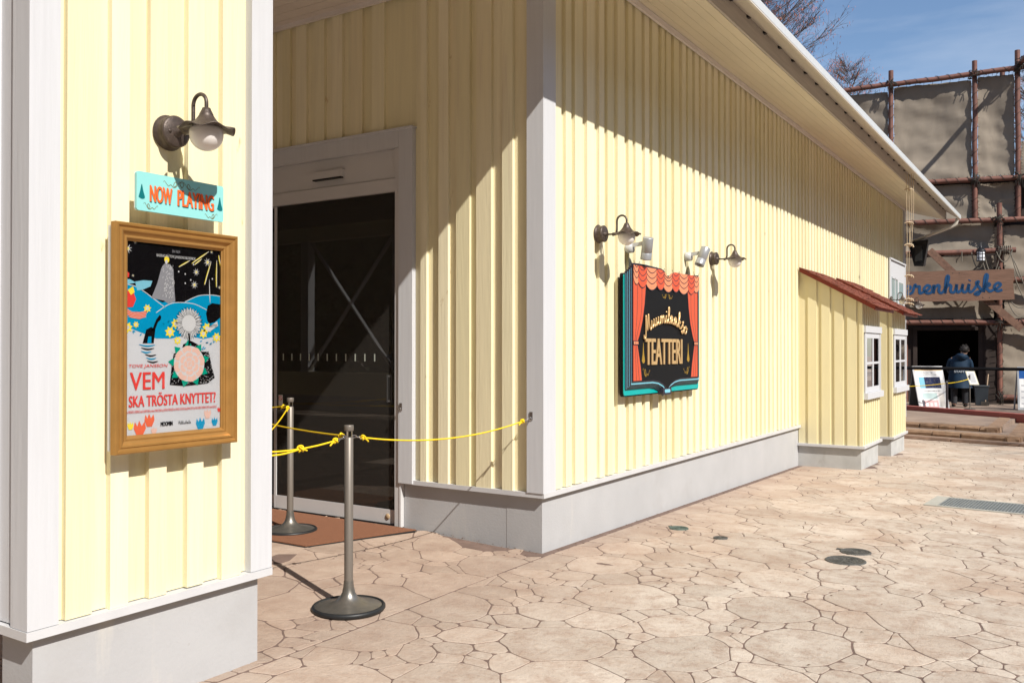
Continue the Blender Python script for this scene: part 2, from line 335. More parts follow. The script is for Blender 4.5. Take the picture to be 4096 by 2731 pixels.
def clean_copy(o, loc, label, group):
    c = copy_tree(o, loc); c['label'] = label; c['group'] = group; return c
GREEN = None
# ---------------------------------------------------------------- ground
XW, YD = -3.195, 5.356         # long wall face, entrance wall face
def gz(x, y):
    z = 0 if y < 5.36 else -.0178 * (min(y, 19) - 5.36)
    if y < 5.4: z += .055 * min(1, max(0, (-3.3 - x) / 1.2))
    return z
xs = [-120, -30, -10, -4.5, -4.2, -3.9, -3.6, -3.3, 0, 6, 30, 150]; ys = [-120, -30, 0, 5.36, 5.4, 12, 19, 60, 200]
def sheet(name, xs, ys, dz, m, kind, parent=None):
    mb = MB(); mb.add([(x, y, gz(x, y) + dz) for y in ys for x in xs], [(j * len(xs) + i, j * len(xs) + i + 1, (j + 1) * len(xs) + i + 1, (j + 1) * len(xs) + i) for j in range(len(ys) - 1) for i in range(len(xs) - 1)])
    return mb.build(name, m, parent, kind=kind)
ground = sheet('ground', xs, ys, -.012, M['ground'], 'structure'); ground['label'] = 'stamped concrete plaza ground'
pav = sheet('pavement', [-7, -4.5, -4.2, -3.9, -3.6, -3.3, 0, 4, 8.6], [1.5, 5.36, 5.4, 12, 19, 20.5], -.0012, M['bed'], 'structure')
pav['label'] = 'stamped stone pattern pavement with brown joints'
def project(x, y, z):
    q = Vector((x, y, z - CAMH)); d = q.dot(fwd); rt = Vector((cos(YAW), sin(YAW), 0)); up = rt.cross(fwd)
    if d < .2: return None
    return 2048 + FPX * q.dot(rt) / d, 1365.5 - FPX * q.dot(up) / d, d
def vis(x, y, m=250):
    p = project(x, y, 0)
    return p and -m < p[0] < 4096 + 9 * m and p[1] < 2731 + 2 * m and p[2] < 21 and x < 8.8
def solid(x, y):
    if x < XW - .03 and y > YD + .03: return True
    if x < -2.43 and 12.1 < y < 20: return y < 13.1 or 14.2 < y < 15.25 or x < XW
    if y > 18.6: return True
    return False
rng = np.random.RandomState(11)
cellsz = .4; grid = {}
seeds = []
def near(x, y, rad):
    i0, j0 = int(math.floor(x / cellsz)), int(math.floor(y / cellsz)); R = int(rad / cellsz) + 1
    for i in range(i0 - R, i0 + R + 1):
        for j in range(j0 - R, j0 + R + 1):
            for k in grid.get((i, j), ()): yield k
XJ = -3.175
def throw(n, r0, r1, fac, test=None):
    X = rng.uniform(-6.6, 9.0, n); Y = rng.uniform(1.6, 19.2, n); R = rng.uniform(r0, r1, n)
    for x, y, r in zip(X, Y, R):
        x, y, r = float(x), float(y), float(r)
        if (x < XJ and y > YD + .1) or not vis(x, y): continue
        if test and not test(x, y): continue
        if abs(x - XJ) < r * .45: continue
        if all((seeds[k][0] - x) ** 2 + (seeds[k][1] - y) ** 2 > (fac * (r + seeds[k][2])) ** 2 for k in near(x, y, r + .36)):
            seeds.append((x, y, r)); grid.setdefault((int(math.floor(x / cellsz)), int(math.floor(y / cellsz))), []).append(len(seeds) - 1)
throw(1700, .22, .29, .88); throw(11000, .13, .20, .90); throw(19000, .08, .12, .92)
throw(36000, .042, .07, .95)
throw(90000, .022, .042, 1.0, lambda x, y: noise.noise(Vector((x * 1.6, y * 1.6, 3))) > -.25 and (project(x, y, 0)[2] < 13))
def clip(poly, nx, ny, c):     # keep nx*x+ny*y<=c
    out = []; n = len(poly)
    for i in range(n):
        a, b = poly[i], poly[(i + 1) % n]; da = nx * a[0] + ny * a[1] - c; db = nx * b[0] + ny * b[1] - c
        if da <= 0: out.append(a)
        if (da < 0 < db) or (db < 0 < da): t = da / (da - db); out.append((a[0] + (b[0] - a[0]) * t, a[1] + (b[1] - a[1]) * t))
    return out
def stone_poly(k):
    x, y, r = seeds[k]; s = r * 2.1 + .12; p = [(x - s, y - s), (x + s, y - s), (x + s, y + s), (x - s, y + s)]
    side = x < XJ
    nb = sorted((( (seeds[j][0] - x) ** 2 + (seeds[j][1] - y) ** 2), j) for j in near(x, y, s + .36) if j != k and (seeds[j][0] < XJ) == side)
    for d2, j in nb[:26]:
        a, b, R = seeds[j]; nx, ny = a - x, b - y; c = (d2 - R * R + r * r) / 2 + nx * x + ny * y
        p = clip(p, nx, ny, c)
        if len(p) < 3: return None
    p = clip(p, 1, 0, XJ - .004) if side else clip(p, -1, 0, -(XJ + .004))
    if len(p) < 3: return None
    # inset, resample, round, warp
    g = min(.0064, .12 * r) * (.45 + 1.5 * abs(noise.noise(Vector((x * 3, y * 3, 9)))))
    q = []
    n = len(p)
    for i in range(n):
        a, b = p[i], p[(i + 1) % n]; L = math.hypot(b[0] - a[0], b[1] - a[1]); m = max(1, int(L / .055))
        for t in range(m): q.append((a[0] + (b[0] - a[0]) * t / m, a[1] + (b[1] - a[1]) * t / m))
    for _ in range(1):
        q = [w for i in range(len(q)) for w in ((q[i][0] * .8 + q[(i + 1) % len(q)][0] * .2, q[i][1] * .8 + q[(i + 1) % len(q)][1] * .2), (q[i][0] * .2 + q[(i + 1) % len(q)][0] * .8, q[i][1] * .2 + q[(i + 1) % len(q)][1] * .8))] if len(q) < 60 else q
    if len(q) < 3: return None
    cx = sum(v[0] for v in q) / len(q); cy = sum(v[1] for v in q) / len(q)
    o = []
    for a, b in q:
        w = noise.noise_vector(Vector((a * 2.1, b * 2.1, 0))) * .075 + noise.noise_vector(Vector((a * 8, b * 8, 4))) * .013
        d = math.hypot(a - cx, b - cy) or 1; k2 = max(.3, 1 - g / d)
        wx = w.x * min(1, abs(a - XJ) * 4)
        o.append((cx + (a - cx) * k2 + wx, cy + (b - cy) * k2 + w.y))
    return o
def stone_mesh(mb, q, hgt):
    n = len(q); cx = sum(v[0] for v in q) / n; cy = sum(v[1] for v in q) / n
    s2 = []
    for a, b in q: d = math.hypot(a - cx, b - cy) or 1; k = max(.4, 1 - .0035 / d); s2.append((cx + (a - cx) * k, cy + (b - cy) * k))
    mb.add([(a, b, gz(a, b) - .006) for a, b in q] + [(a, b, gz(a, b) + hgt * .2) for a, b in q] + [(a, b, gz(a, b) + hgt) for a, b in s2],
           [(i, (i + 1) % n, n + (i + 1) % n, n + i) for i in range(n)] + [(n + i, n + (i + 1) % n, 2 * n + (i + 1) % n, 2 * n + i) for i in range(n)] + [tuple(range(2 * n, 3 * n))])
cand = []
for k, (x, y, r) in enumerate(seeds):
    if solid(x, y): continue
    d = project(x, y, 0)[2]; cand.append((r * r / d ** 3, k))
cand.sort(reverse=True)
rest = MB()
for i, (_, k) in enumerate(cand):
    q = stone_poly(k)
    if not q: continue
    h = .0008 + rng.uniform(0, .0012)
    if i < 300:
        mb = MB(); stone_mesh(mb, q, h); mb.build('paving_stone', M['stone'], pav, org=(seeds[k][0], seeds[k][1], 0))
    else: stone_mesh(rest, q, h)
rest.build('paving_stones', M['stone'], pav, kind='stuff')

# ---------------------------------------------------------------- theatre building
TB = empty('theatre_building', (XW, YD, 0), 'pale yellow board clad theatre building with white corners and a recessed glass entrance', 'building')
ZP, ZF = .394, .394
EAVE = 4.42
def flash_strip(parent, pts):     # pts: boxes
    mb = MB()
    for a, b in pts: mb.box(a, b)
    return mb.build('sill_flashing', M['flash'], parent)
def widths(a, b, pitch, rnd):
    out = []; x = a
    while x < b - .02:
        w = pitch * random.uniform(1 - rnd, 1 + rnd); out.append((x, min(b, x + w))); x += w
    return out
RB = .028
rb = random.Random(5)
def clad_y(parent, x, y0, y1, z0, z1, starts=None, m=None, back=.02):
    """vertical boards on a wall facing +x; proud boards over recessed ones"""
    if starts is None:
        starts = []; y = y0 + .12
        while y < y1 - .05: starts.append((y, y + rb.uniform(.078, .105))); y += rb.uniform(.150, .195)
    e = [y0] + [v for s in starts for v in s] + [y1]
    for i in range(0, len(e) - 1):
        a, b = e[i], min(e[i + 1], y1)
        if b - a < .005: continue
        proud = i % 2 == 1
        j = rb.uniform(-.002, .002)
        ubox('board', (x - .075, a + (0 if proud else -.004), z0 + (rb.uniform(0, .006) if proud else .004)), (x + (0 if proud else -RB) + j - .004, b + (0 if proud else .004), z1), m or rb.choice(YB), parent)
def clad_x(parent, y, x0, x1, z0f, z1, starts, m=None, depth=RB):
    e = [x0] + [v for s in starts for v in s] + [x1]
    for i in range(len(e) - 1):
        a, b = e[i], e[i + 1]
        if b - a < .004: continue
        proud = i % 2 == 1; z0 = z0f((a + b) / 2); j = rb.uniform(-.002, .002)
        ubox('board', (a - (0 if proud else .004), y + .075, z0), (b + (0 if proud else .004), y + (0 if proud else depth) + j + .004, z1), m or rb.choice(YB), parent)
# long wall
YE = 20.35
lw = MB().box((XW - .30, YD + .17, ZP + .01), (XW - .09, YE, EAVE)).build('wall', M['gap'], TB); lw['label'] = 'long yellow board wall facing the plaza'
fs = [5.525, 5.698, 5.839, 6.032, 6.235, 6.379, 6.558, 6.77, 6.902, 7.104, 7.257, 7.457, 7.578, 7.754, 7.949, 8.103]
st = [(a, a + .6 * (b - a)) for a, b in zip(fs, fs[1:] + [8.28])]
y = 8.28
while y < 18.35: w = rb.uniform(.15, .19); st.append((y, y + w * .58)); y += w
clad_y(lw, XW - .012, YD + .17, 18.45, ZP + .034, EAVE, st)
clad_y(lw, XW - .012, 18.45, YE - .12, 3.2, EAVE, [(18.5 + k * .17, 18.6 + k * .17) for k in range(10)])
# corner boards
mb = MB().box((XW - .14, YD - .006, ZP + .034), (XW - .002, YD + .17, 4.6)); mb.build('corner_board', M['white'], TB)
MB().box((XW - .14, YE - .12, .0), (XW + .0, YE + .02, EAVE)).build('corner_board', M['white'], TB)
# entrance wall, plinth etc
ew = MB().box((-4.377, YD + .08, ZP + .01), (XW - .14, YD + .30, 4.23)).box((-9.0, YD + .08, 3.15), (-4.377, YD + .30, 4.23)).build('wall', M['gap'], TB); ew['label'] = 'yellow board wall around the glass entrance door'
pr = [(-4.308, -4.249), (-4.133, -4.042), (-3.965, -3.842), (-3.783, -3.648), (-3.55, -3.46)]
clad_x(ew, YD, -4.377, XW - .14, lambda x: ZP + .034, 4.23, pr)
up = []; x = -8.9
while x < -4.6: w = rb.uniform(.16, .24); up.append((x, x + w * .55)); x += w
clad_x(ew, YD, -9.0, -4.377, lambda x: 3.185, 4.23, up)
def plinthbox(a, b, m='plinth'): return MB().box(a, b).build('plinth', M[m], TB)
plinthbox((XW - .34, YD + .04, -.3), (XW - .04, YE, ZP))
plinthbox((-4.50, YD + .042, -.3), (XW - .34, YD + .3, ZP))
flash_strip(TB, [((XW - .3, YD + .17, ZP), (XW, 12.06, ZP + .034)), ((-4.50, YD, ZP), (XW, YD + .17, ZP + .034)), ((XW - .3, 13.2, ZP), (XW, YE, ZP + .034))])
# pier
PY0, PY1, PX1 = 1.735, 2.876, -3.52
pw = MB().box((PX1 + .04, PY0 + .05, ZP + .01), (XW - .09, PY1 - .05, 4.25)).build('wall', M['gap'], TB); pw['label'] = 'narrow free standing yellow pier of the porch'
clad_y(pw, XW - .012, 1.851, 2.755, ZP + .034, 4.25, [(1.886, 1.991), (2.066, 2.144), (2.238, 2.32), (2.421, 2.503), (2.60, 2.706)])
for a, b in (((XW - .115, PY0, ZP + .036), (XW - .002, 1.852, 4.25)), ((XW - .14, 2.752, ZP + .036), (XW - .002, PY1, 4.25)), ((PX1, PY0, ZP + .036), (PX1 + .1, 1.83, 4.25)), ((PX1, 2.77, ZP + .036), (PX1 + .1, PY1, 4.25))):
    ubox('corner_board', a, b, M['white'], TB)
ubox('board', (PX1 + .1, PY0 + .016, ZP + .04), (XW - .122, PY0 + .05, 4.25), M['white'], pw)
ubox('board', (PX1 + .1, PY1 - .05, ZP + .04), (XW - .142, PY1 - .016, 4.25), YB[1], pw)
ubox('board', (PX1 + .016, 1.83, ZP + .04), (PX1 + .04, 2.77, 4.25), YB[2], pw)
flash_strip(TB, [((PX1 - .0, PY0 - .003, ZP), (XW, PY1 + .003, ZP + .034))])
plinthbox((PX1 + .075, PY0 + .042, -.3), (XW - .042, PY1 - .05, ZP))
# porch end far behind the camera (seen mirrored in the door glass)
YP = -3.8
pe = MB().box((-17, YP - .12, .38), (XW - .05, YP + .0, .91)).box((-17, YP - .12, 3.9), (XW - .05, YP, 4.23)).build('wall', YB[1], TB); pe['label'] = 'low yellow wall closing the far end of the porch'
MB().box((-17, YP - .10, -.2), (XW - .09, YP - .03, .38)).build('plinth', M['plinth'], TB)
for x in (-17, -15.1, -12.35, -9.6, -6.9, -3.5):
    ubox('post', (x - .12, YP - .16, .915), (x + .12, YP + .04, 3.895), M['white'], TB)
for x in (-15.1, -12.35, -9.6):
    for q in (0, 1):
        MB().beam((x + .12, YP - .06 + .05 * q, .95 if q else 3.88), (x + 2.63, YP - .06 + .05 * q, 3.88 if q else .95), .035, .10, (0, 1, 0)).build('cross_brace', M['white'], TB)
MB().box((-17.2, YP, 0), (-17, YD + .3, 4.23)).build('wall', YB[2], TB)
# porch ceiling
ce = MB().box((-17, YP - .3, 4.262), (XW - .31, YD + .3, 4.30)).box((XW - .31, YP - .3, 4.262), (XW - .01, YD + .0, 4.30)).build('ceiling', M['gap'], TB)
y = 1.9
while y < YD + .02:
    ubox('ceiling_board', (-8.9, y + .003, 4.236), (XW - .02, min(y + .118, YD), 4.262), M['ceil'], ce); y += .12
MB().box((-8.9, YP - .2, 4.236), (XW - .02, 1.9, 4.262)).build('ceiling_board', M['ceil'], ce)
MB().box((-8.9, YD - .028, 4.20), (XW - .16, YD - .003, 4.236)).build('cove_strip', M['trimwhite'], TB)
# eave: soffit, fascia, gutter, roof
Y0E, Y1E = .9, 20.95
XS, ZS = -2.50, 4.21
def along(pts, y0, y1, m, name, parent=TB):
    mb = MB(); n = len(pts); A = sum(pts[i][0] * pts[(i + 1) % n][1] - pts[(i + 1) % n][0] * pts[i][1] for i in range(n))
    if A > 0: pts = pts[::-1]
    mb.add([(x, y0, z) for x, z in pts] + [(x, y1, z) for x, z in pts], [tuple(range(n)), tuple(range(2 * n - 1, n - 1, -1))] + [(i, n + i, n + (i + 1) % n, (i + 1) % n)[::1] for i in range(n)])
    return mb.build(name, m, parent)
soff = along([(XW - .3, 4.545), (XS, ZS + .004), (XS, ZS + .03), (XW - .3, 4.575)], Y0E, Y1E, M['gap'], 'soffit')
N = 6
for k in range(N):
    xa = XW + .0 + (XS - XW) * k / N; xb = XW + (XS - XW) * (k + 1) / N - .004
    zf = lambda x: EAVE + (x - XW) * (ZS - EAVE) / (XS - XW)
    along([(xa, zf(xa) - .012), (xb, zf(xb) - .012), (xb, zf(xb) + .002), (xa, zf(xa) + .002)], Y0E, Y1E, M['soffit'], 'soffit_board', soff)
along([(XW - .004, EAVE - .07), (XW + .022, EAVE - .07), (XW + .022, EAVE - .022), (XW - .004, EAVE - .022)], YD + .1, YE, M['trimwhite'], 'cove_strip')
along([(XS, ZS - .01), (XS + .022, ZS - .01), (XS + .022, ZS + .165), (XS, ZS + .165)], Y0E, Y1E, M['fascia'], 'fascia')
along([(XS + .024, ZS + .158), (-2.225, 4.187), (-2.205, 4.187), (-2.205, 4.199), (XS + .024, ZS + .176)], Y0E, Y1E + .02, M['gutter'], 'gutter')
along([(-2.223, 4.201), (-2.203, 4.201), (-2.200, 4.272), (-2.228, 4.272)], Y0E, Y1E + .02, M['gutterlip'], 'gutter_lip')
along([(XS + .0, ZS + .18), (-2.23, 4.24), (-2.23, 4.255), (XS, 4.45), (-6.5, 5.95), (-6.5, 5.8), (XW, 4.62)], Y0E, Y1E, M['roofmetal'], 'roof')
along([(-10, 5.8), (-6.5, 5.8), (-6.5, 5.95), (-10, 5.95)], YP - .5, Y1E, M['roofmetal'], 'roof')
MB().box((-17.3, YP - .5, 4.3), (-6.5, YD, 5.8)).build('roof', M['roofmetal'], TB)
y = 6.2
while y < 20.4:
    MB().box((XS + .023, y, ZS + .135), (XS + .05, y + .05, ZS + .158)).build('gutter_bracket', M['black'], TB); y += .47
# downpipe from gutter end
MB().tube([(-2.26, 20.85, 4.18), (-2.28, 20.85, 4.09), (-2.36, 20.85, 4.03), (-3.0, 20.8, 3.80), (-3.4, 20.7, 3.66), (-3.5, 20.7, 3.5), (-3.5, 20.7, -.2)], .035, 10).build('downpipe', M['gutter'], TB)
# building mass (back, roof gable end, dark rooms)
MB().box((-9.2, YE - .25, -.3), (XW - .31, YE - .05, 4.5)).build('wall', YB[1], TB)
along([(-9.2, 4.45), (XW - .05, 4.45), (-6.5, 5.78)], YE - .2, YE - .05, YB[1], 'gable')
# entrance interior room
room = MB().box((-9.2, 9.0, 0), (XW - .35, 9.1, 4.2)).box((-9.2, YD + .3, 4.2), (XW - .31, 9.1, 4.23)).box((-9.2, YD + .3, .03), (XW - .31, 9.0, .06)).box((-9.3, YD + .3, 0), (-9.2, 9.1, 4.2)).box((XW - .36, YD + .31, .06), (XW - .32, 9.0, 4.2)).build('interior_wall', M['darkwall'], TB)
# door frame
fr = MB()
fr.box((-4.515, YD - .012, .40), (-4.377, YD + .06, 3.02)); fr.box((-4.515, YD - .012, 3.02), (-4.377, YD + .06, 3.16)); fr.box((-9.0, YD - .012, 3.03), (-4.517, YD + .06, 3.16))
fr.box((-9.0, YD - .03, 3.16), (-4.365, YD + .03, 3.176))
df = fr.build('door_casing', M['white'], TB)
MB().box((-4.565, YD + .004, .055), (-4.517, YD + .10, 3.028)).box((-4.50, YD + .0, .05), (-4.517, YD + .04, .40)).build('door_jamb', M['frame'], TB)
MB().box((-9.0, YD + .03, 2.80), (-4.567, YD + .12, 3.028)).build('transom_panel', M['frame'], TB)
MB().box((-9.0, YD + .018, 2.69), (-4.567, YD + .12, 2.795)).build('door_header', M['frame'], TB)
sd = MB().box((-5.93, YD + .03, .172), (-4.567, YD + .06, .062)).box((-5.962, YD + .03, .062), (-5.935, YD + .06, 2.688)).build('sliding_door', M['frame'], TB)
MB().box((-5.934, YD + .038, .173), (-4.568, YD + .044, 2.688)).build('pane', M['glass'], sd)
MB().box((-9.0, YD + .075, .06), (-5.97, YD + .11, .16)).box((-5.99, YD + .075, .16), (-5.966, YD + .11, 2.688)).build('side_light', M['frame'], TB)
MB().box((-9.0, YD + .088, .16), (-5.992, YD + .092, 2.688)).build('side_pane', M['glass'], TB)
MB().box((-9.0, YD + .02, .03), (-4.517, YD + .12, .058)).build('threshold', M['black'], TB)
DP = Plane((0, YD + .036, 0), (1, 0, 0), (0, 0, 1), (0, -1, 0))
g = MB()
for k in range(11):
    x = -5.853 + k * .105; prism(g, DP, [(x - .006, 1.345), (x + .006, 1.345), (x + .006, 1.405), (x - .006, 1.405)], 0, .001)
g.build('safety_marks', flat('pale_green_film', (.35, .38, .33)), sd)
g = MB(); prism(g, DP, [(-4.68, 1.382), (-4.62, 1.345), (-4.62, 1.42)], 0, .001); g.build('arrow_mark', M['black'], sd)
g = MB(); prism(g, DP, [(-4.672, 1.02), (-4.622, 1.02), (-4.622, 1.24), (-4.672, 1.24)], 0, .001); g.build('touch_switch', flat('film_black', (.03, .03, .03)), sd)
for q in ((1.222, 1.236), (1.024, 1.038)):
    g = MB(); prism(g, DP, [(-4.66, q[0]), (-4.634, q[0]), (-4.634, q[1]), (-4.66, q[1])], .001, .002); g.build('touch_switch_frame', flat('film_grey', (.13, .13, .13)), sd)
g = MB()
for x in (-4.672, -4.625): prism(g, DP, [(x, 1.02), (x + .003, 1.02), (x + .003, 1.24), (x, 1.24)], .001, .002)
g.build('touch_switch_edge', flat('film_grey', (.13, .13, .13)), sd)
text(DP, 'ここに触れてください', -4.656, 1.06, .018, .14, .002, flat('film_white', (.7, .7, .7)), sd) if False else None
g = MB(); prism(g, DP, [(-5.91, .955), (-5.86, .955), (-5.86, 1.045), (-5.91, 1.045)], 0, .001); stk = g.build('warning_sticker', M['paper'], sd)
ring = MB(); cc = circ(-5.885, 1.018, .019, 20); ribbon(ring, DP, cc + [cc[0], cc[1]], .004, .001, .002); ribbon(ring, DP, [(-5.898, 1.031), (-5.872, 1.005)], .004, .001, .002); ring.build('sticker_symbol', flat('sign_red', (.6, .03, .03)), sd)
text(DP, 'ドアに', -5.902, .983, .034, .010, .002, M['black'], sd); text(DP, 'ちゅうい', -5.904, .965, .038, .010, .002, M['black'], sd)
MB().lathe((-4.658, YD + .03, .116), [(0, .006), (.02, .006), (.024, 0)], (0, -1, 0)).build('door_lock', flat('brass', (.42, .30, .18), .35), sd)
sn = MB().box((-5.463, YD - .012, 2.865), (-5.125, YD + .03, 2.925)).build('door_sensor', M['frame'], TB)
MB().box((-5.455, YD - .014, 2.853), (-5.132, YD + .02, 2.865)).build('sensor_lens', M['black'], sn)
# notched window high on the far end of the long wall
wp = MB().box((XW - .03, 18.47, 2.05), (XW + .0, 20.22, 3.19)).box((XW - .0, 18.45, 3.19), (XW + .03, 20.25, 3.22)).box((XW, 18.45, 1.99), (XW + .025, 20.25, 2.05)).box((XW - .0, 18.45, 2.05), (XW + .02, 18.54, 3.19)).build('window', M['white'], TB)
MB().box((XW + .001, 18.72, 2.15), (XW + .008, 19.35, 2.86)).build('pane', flat('sky_reflection_pane', (.30, .40, .40), .1, .8), wp)  # opaque pane; the sky reflection is put into its pale green colour
MB().box((XW + .001, 19.55, 2.15), (XW + .008, 20.0, 2.8)).build('pane', flat('sky_reflection_pane', (.30, .40, .40), .1, .8), wp)
MB().box((XW + .009, 19.02, 2.15), (XW + .02, 19.06, 2.86)).box((XW + .009, 18.72, 2.83), (XW + .02, 19.35, 2.87)).box((XW + .009, 19.55, 2.45), (XW + .02, 20.0, 2.48)).build('glazing_bar', M['white'], wp)
MB().box((XW + .001, 18.722, 2.152), (XW - .02, 19.348, 2.858)).build('blind', flat('pale_green_blind', (.36, .45, .42)), wp)
# ---------- bays
def bay(y0, y1, zb, lab):
    X1 = -2.41
    b = MB().box((XW - .02, y0 + .03, zb + .05), (X1 - .03, y1 - .03, 2.1)).build('bay', M['gap'], TB); b['label'] = lab
    st = [(-3.104, -2.978 + .05), (-2.931 + .0, -2.807), (-2.764, -2.644), (-2.603, -2.478)]
    st = [(-3.10, -2.985), (-2.925, -2.815), (-2.76, -2.65), (-2.60, -2.485)]
    e = [XW - .03] + [v for s in st for v in s] + [X1]
    for i in range(len(e) - 1):
        proud = i % 2 == 1; xm = (e[i] + e[i + 1]) / 2
        ztop = 2.50 + (min(e[i], e[i + 1]) - XW) * (2.03 - 2.50) / (-2.41 - XW) 
        zt2 = 2.50 + (max(e[i], e[i + 1]) - XW) * (2.03 - 2.50) / (-2.41 - XW)
        mb = MB(); ya = y0 + (0 if proud else .015); yb = y0 + .06
        xa, xb = e[i] - (0 if proud else .003), e[i + 1] + (0 if proud else .003)
        mb.add([(xa, ya, zb + .034), (xb, ya, zb + .034), (xb, ya, zt2), (xa, ya, ztop), (xa, yb, zb + .034), (xb, yb, zb + .034), (xb, yb, zt2), (xa, yb, ztop)],
               [(0, 1, 2, 3), (7, 6, 5, 4), (0, 4, 5, 1), (1, 5, 6, 2), (2, 6, 7, 3), (3, 7, 4, 0)])
        mb.build('board', M['bay'], b)
    n = 8; w = (y1 - y0) / n
    for k in range(n):
        a = y0 + k * w
        ubox('board', (X1 - .04, a + .002, zb + .034), (X1, a + w * .55, 2.04), M['bay'], b)
        ubox('board', (X1 - .04, a + w * .55, zb + .036), (X1 - .016, a + w - .0, 2.04), M['bay'], b)
    ubox('board', (XW, y1 - .03, zb + .034), (X1 - .001, y1, 2.03), M['bay'], b)
    MB().box((XW - .05, y0 - .028, zb), (X1 + .028, y1 + .02, zb + .034)).build('sill_flashing', M['flash'], b)
    MB().box((XW - .06, y0 + .012, -.4), (X1 - .022, y1 - .03, zb)).build('plinth', M['plinth2'], b)
    # window
    a, c = y0 + .10, y1 + .0
    w_ = MB()
    def fb(ya, yb, za, zb_, x=X1 + .016, x0=X1 - .0): w_.box((x0, ya, za), (x, yb, zb_))
    fb(a, a + .09, .82, 1.655); fb(c - .05, c, .82, 1.655)
    for q in (0, 1):
        L = a + .10 + q * (c - a - .17) / 2; R = L + (c - a - .17) / 2
        fb(L, R, 1.585, 1.653, X1 + .012); fb(L, R, .87, .94, X1 + .012); fb(L, L + .025, .94, 1.585, X1 + .012); fb(R - .035, R, .94, 1.585, X1 + .012); fb(L + .025, R - .035, 1.24, 1.27, X1 + .010)
    ww = w_.build('window', M['white'], TB); ww['label'] = 'four pane white window of the bay'
    MB().box((X1 - .03, a - .02, 1.657), (X1 + .028, c + .015, 1.745)).build('window_header', M['white'], ww)
    MB().box((X1 - .02, a - .02, .785), (X1 + .05, c + .015, .867)).build('window_sill', M['white'], ww)
    for q in (0, 1):
        L = a + .125 + q * (c - a - .17) / 2; R = L + (c - a - .17) / 2 - .06
        for z0, z1 in ((.94, 1.24), (1.27, 1.585)): MB().box((X1 + .002, L, z0), (X1 + .005, R, z1)).build('pane', M['winglass'], ww)
        MB().box((X1 + .0006, L, .95), (X1 + .001, R, 1.575)).build('curtain', flat('sky_reflection_backing', (.26, .30, .30)), ww)  # sheet behind the panes, its colour paled to stand for reflected sky
    # red roof
    ya, yb = y0 - .07, y1 + .08; xt, zt, xl, zl = XW + .003, 2.53, -2.24, 2.0
    r = MB()
    sl = (zl - zt) / (xl - xt); f = lambda x: zt + (x - xt) * sl
    r.add([(x, yy, f(x) + dz) for yy in (ya + .02, yb - .02) for x, dz in ((xt, -.03), (xl - .02, -.03), (xl - .02, -.012), (xt, -.012))], [(3, 2, 1, 0), (4, 5, 6, 7), (0, 1, 5, 4), (2, 3, 7, 6), (1, 2, 6, 5), (3, 0, 4, 7)])
    ro = r.build('bay_roof', M['redwood'], TB); ro['label'] = 'red shingled lean-to roof over the bay window'
    def fac(p, q, name):
        m = MB(); p, q = Vector(p), Vector(q)
        d = Vector((0, .02, 0)) if abs(p.y - q.y) < .01 else Vector((-.02, 0, 0))
        vs = [p, q, q + Vector((0, 0, .055)), p + Vector((0, 0, .055))]; m.add(vs + [v + d for v in vs], [(0, 1, 2, 3), (7, 6, 5, 4), (0, 4, 5, 1), (1, 5, 6, 2), (2, 6, 7, 3), (3, 7, 4, 0)]); return m.build(name, M['redwood'], ro)
    fac((xt, ya, zt - .06), (xl, ya, zl - .06), 'verge_board'); fac((xt, yb - .02, zt - .06), (xl, yb - .02, zl - .06), 'verge_board'); fac((xl, ya + .021, zl - .06), (xl, yb - .021, zl - .06), 'eave_board')
    rows = 8; L = xl + .03 - xt
    for i in range(rows):
        x0 = xt + L * i / rows; x1 = xt + L * (i + 1) / rows + .03
        yy = ya - .015 - (i % 2) * .07
        while yy < yb + .015:
            w = .15; A = max(yy, ya - .015); B = min(yy + w - .004, yb + .015)
            if B - A > .02:
                zz = f(x0) - .008 + rb.uniform(0, .003)
                m = MB(); z1 = f(x1) + .012 + rb.uniform(0, .008); e = rb.uniform(-.008, .008)
                m.add([(x0, A, zz), (x1 + e, A, z1 - .012), (x1 + e, B, z1 - .012), (x0, B, zz), (x0, A, zz + .006), (x1 + e, A, z1), (x1 + e, B, z1), (x0, B, zz + .006)],
                      [(0, 3, 2, 1), (4, 5, 6, 7), (0, 1, 5, 4), (1, 2, 6, 5), (2, 3, 7, 6), (3, 0, 4, 7)]); m.build('shingle', M['shingle'], ro)
            yy += w
bay(12.05, 13.20, .155, 'nearer projecting window bay with vertical yellow siding')
bay(14.14, 15.33, .10, 'farther projecting window bay with vertical yellow siding')

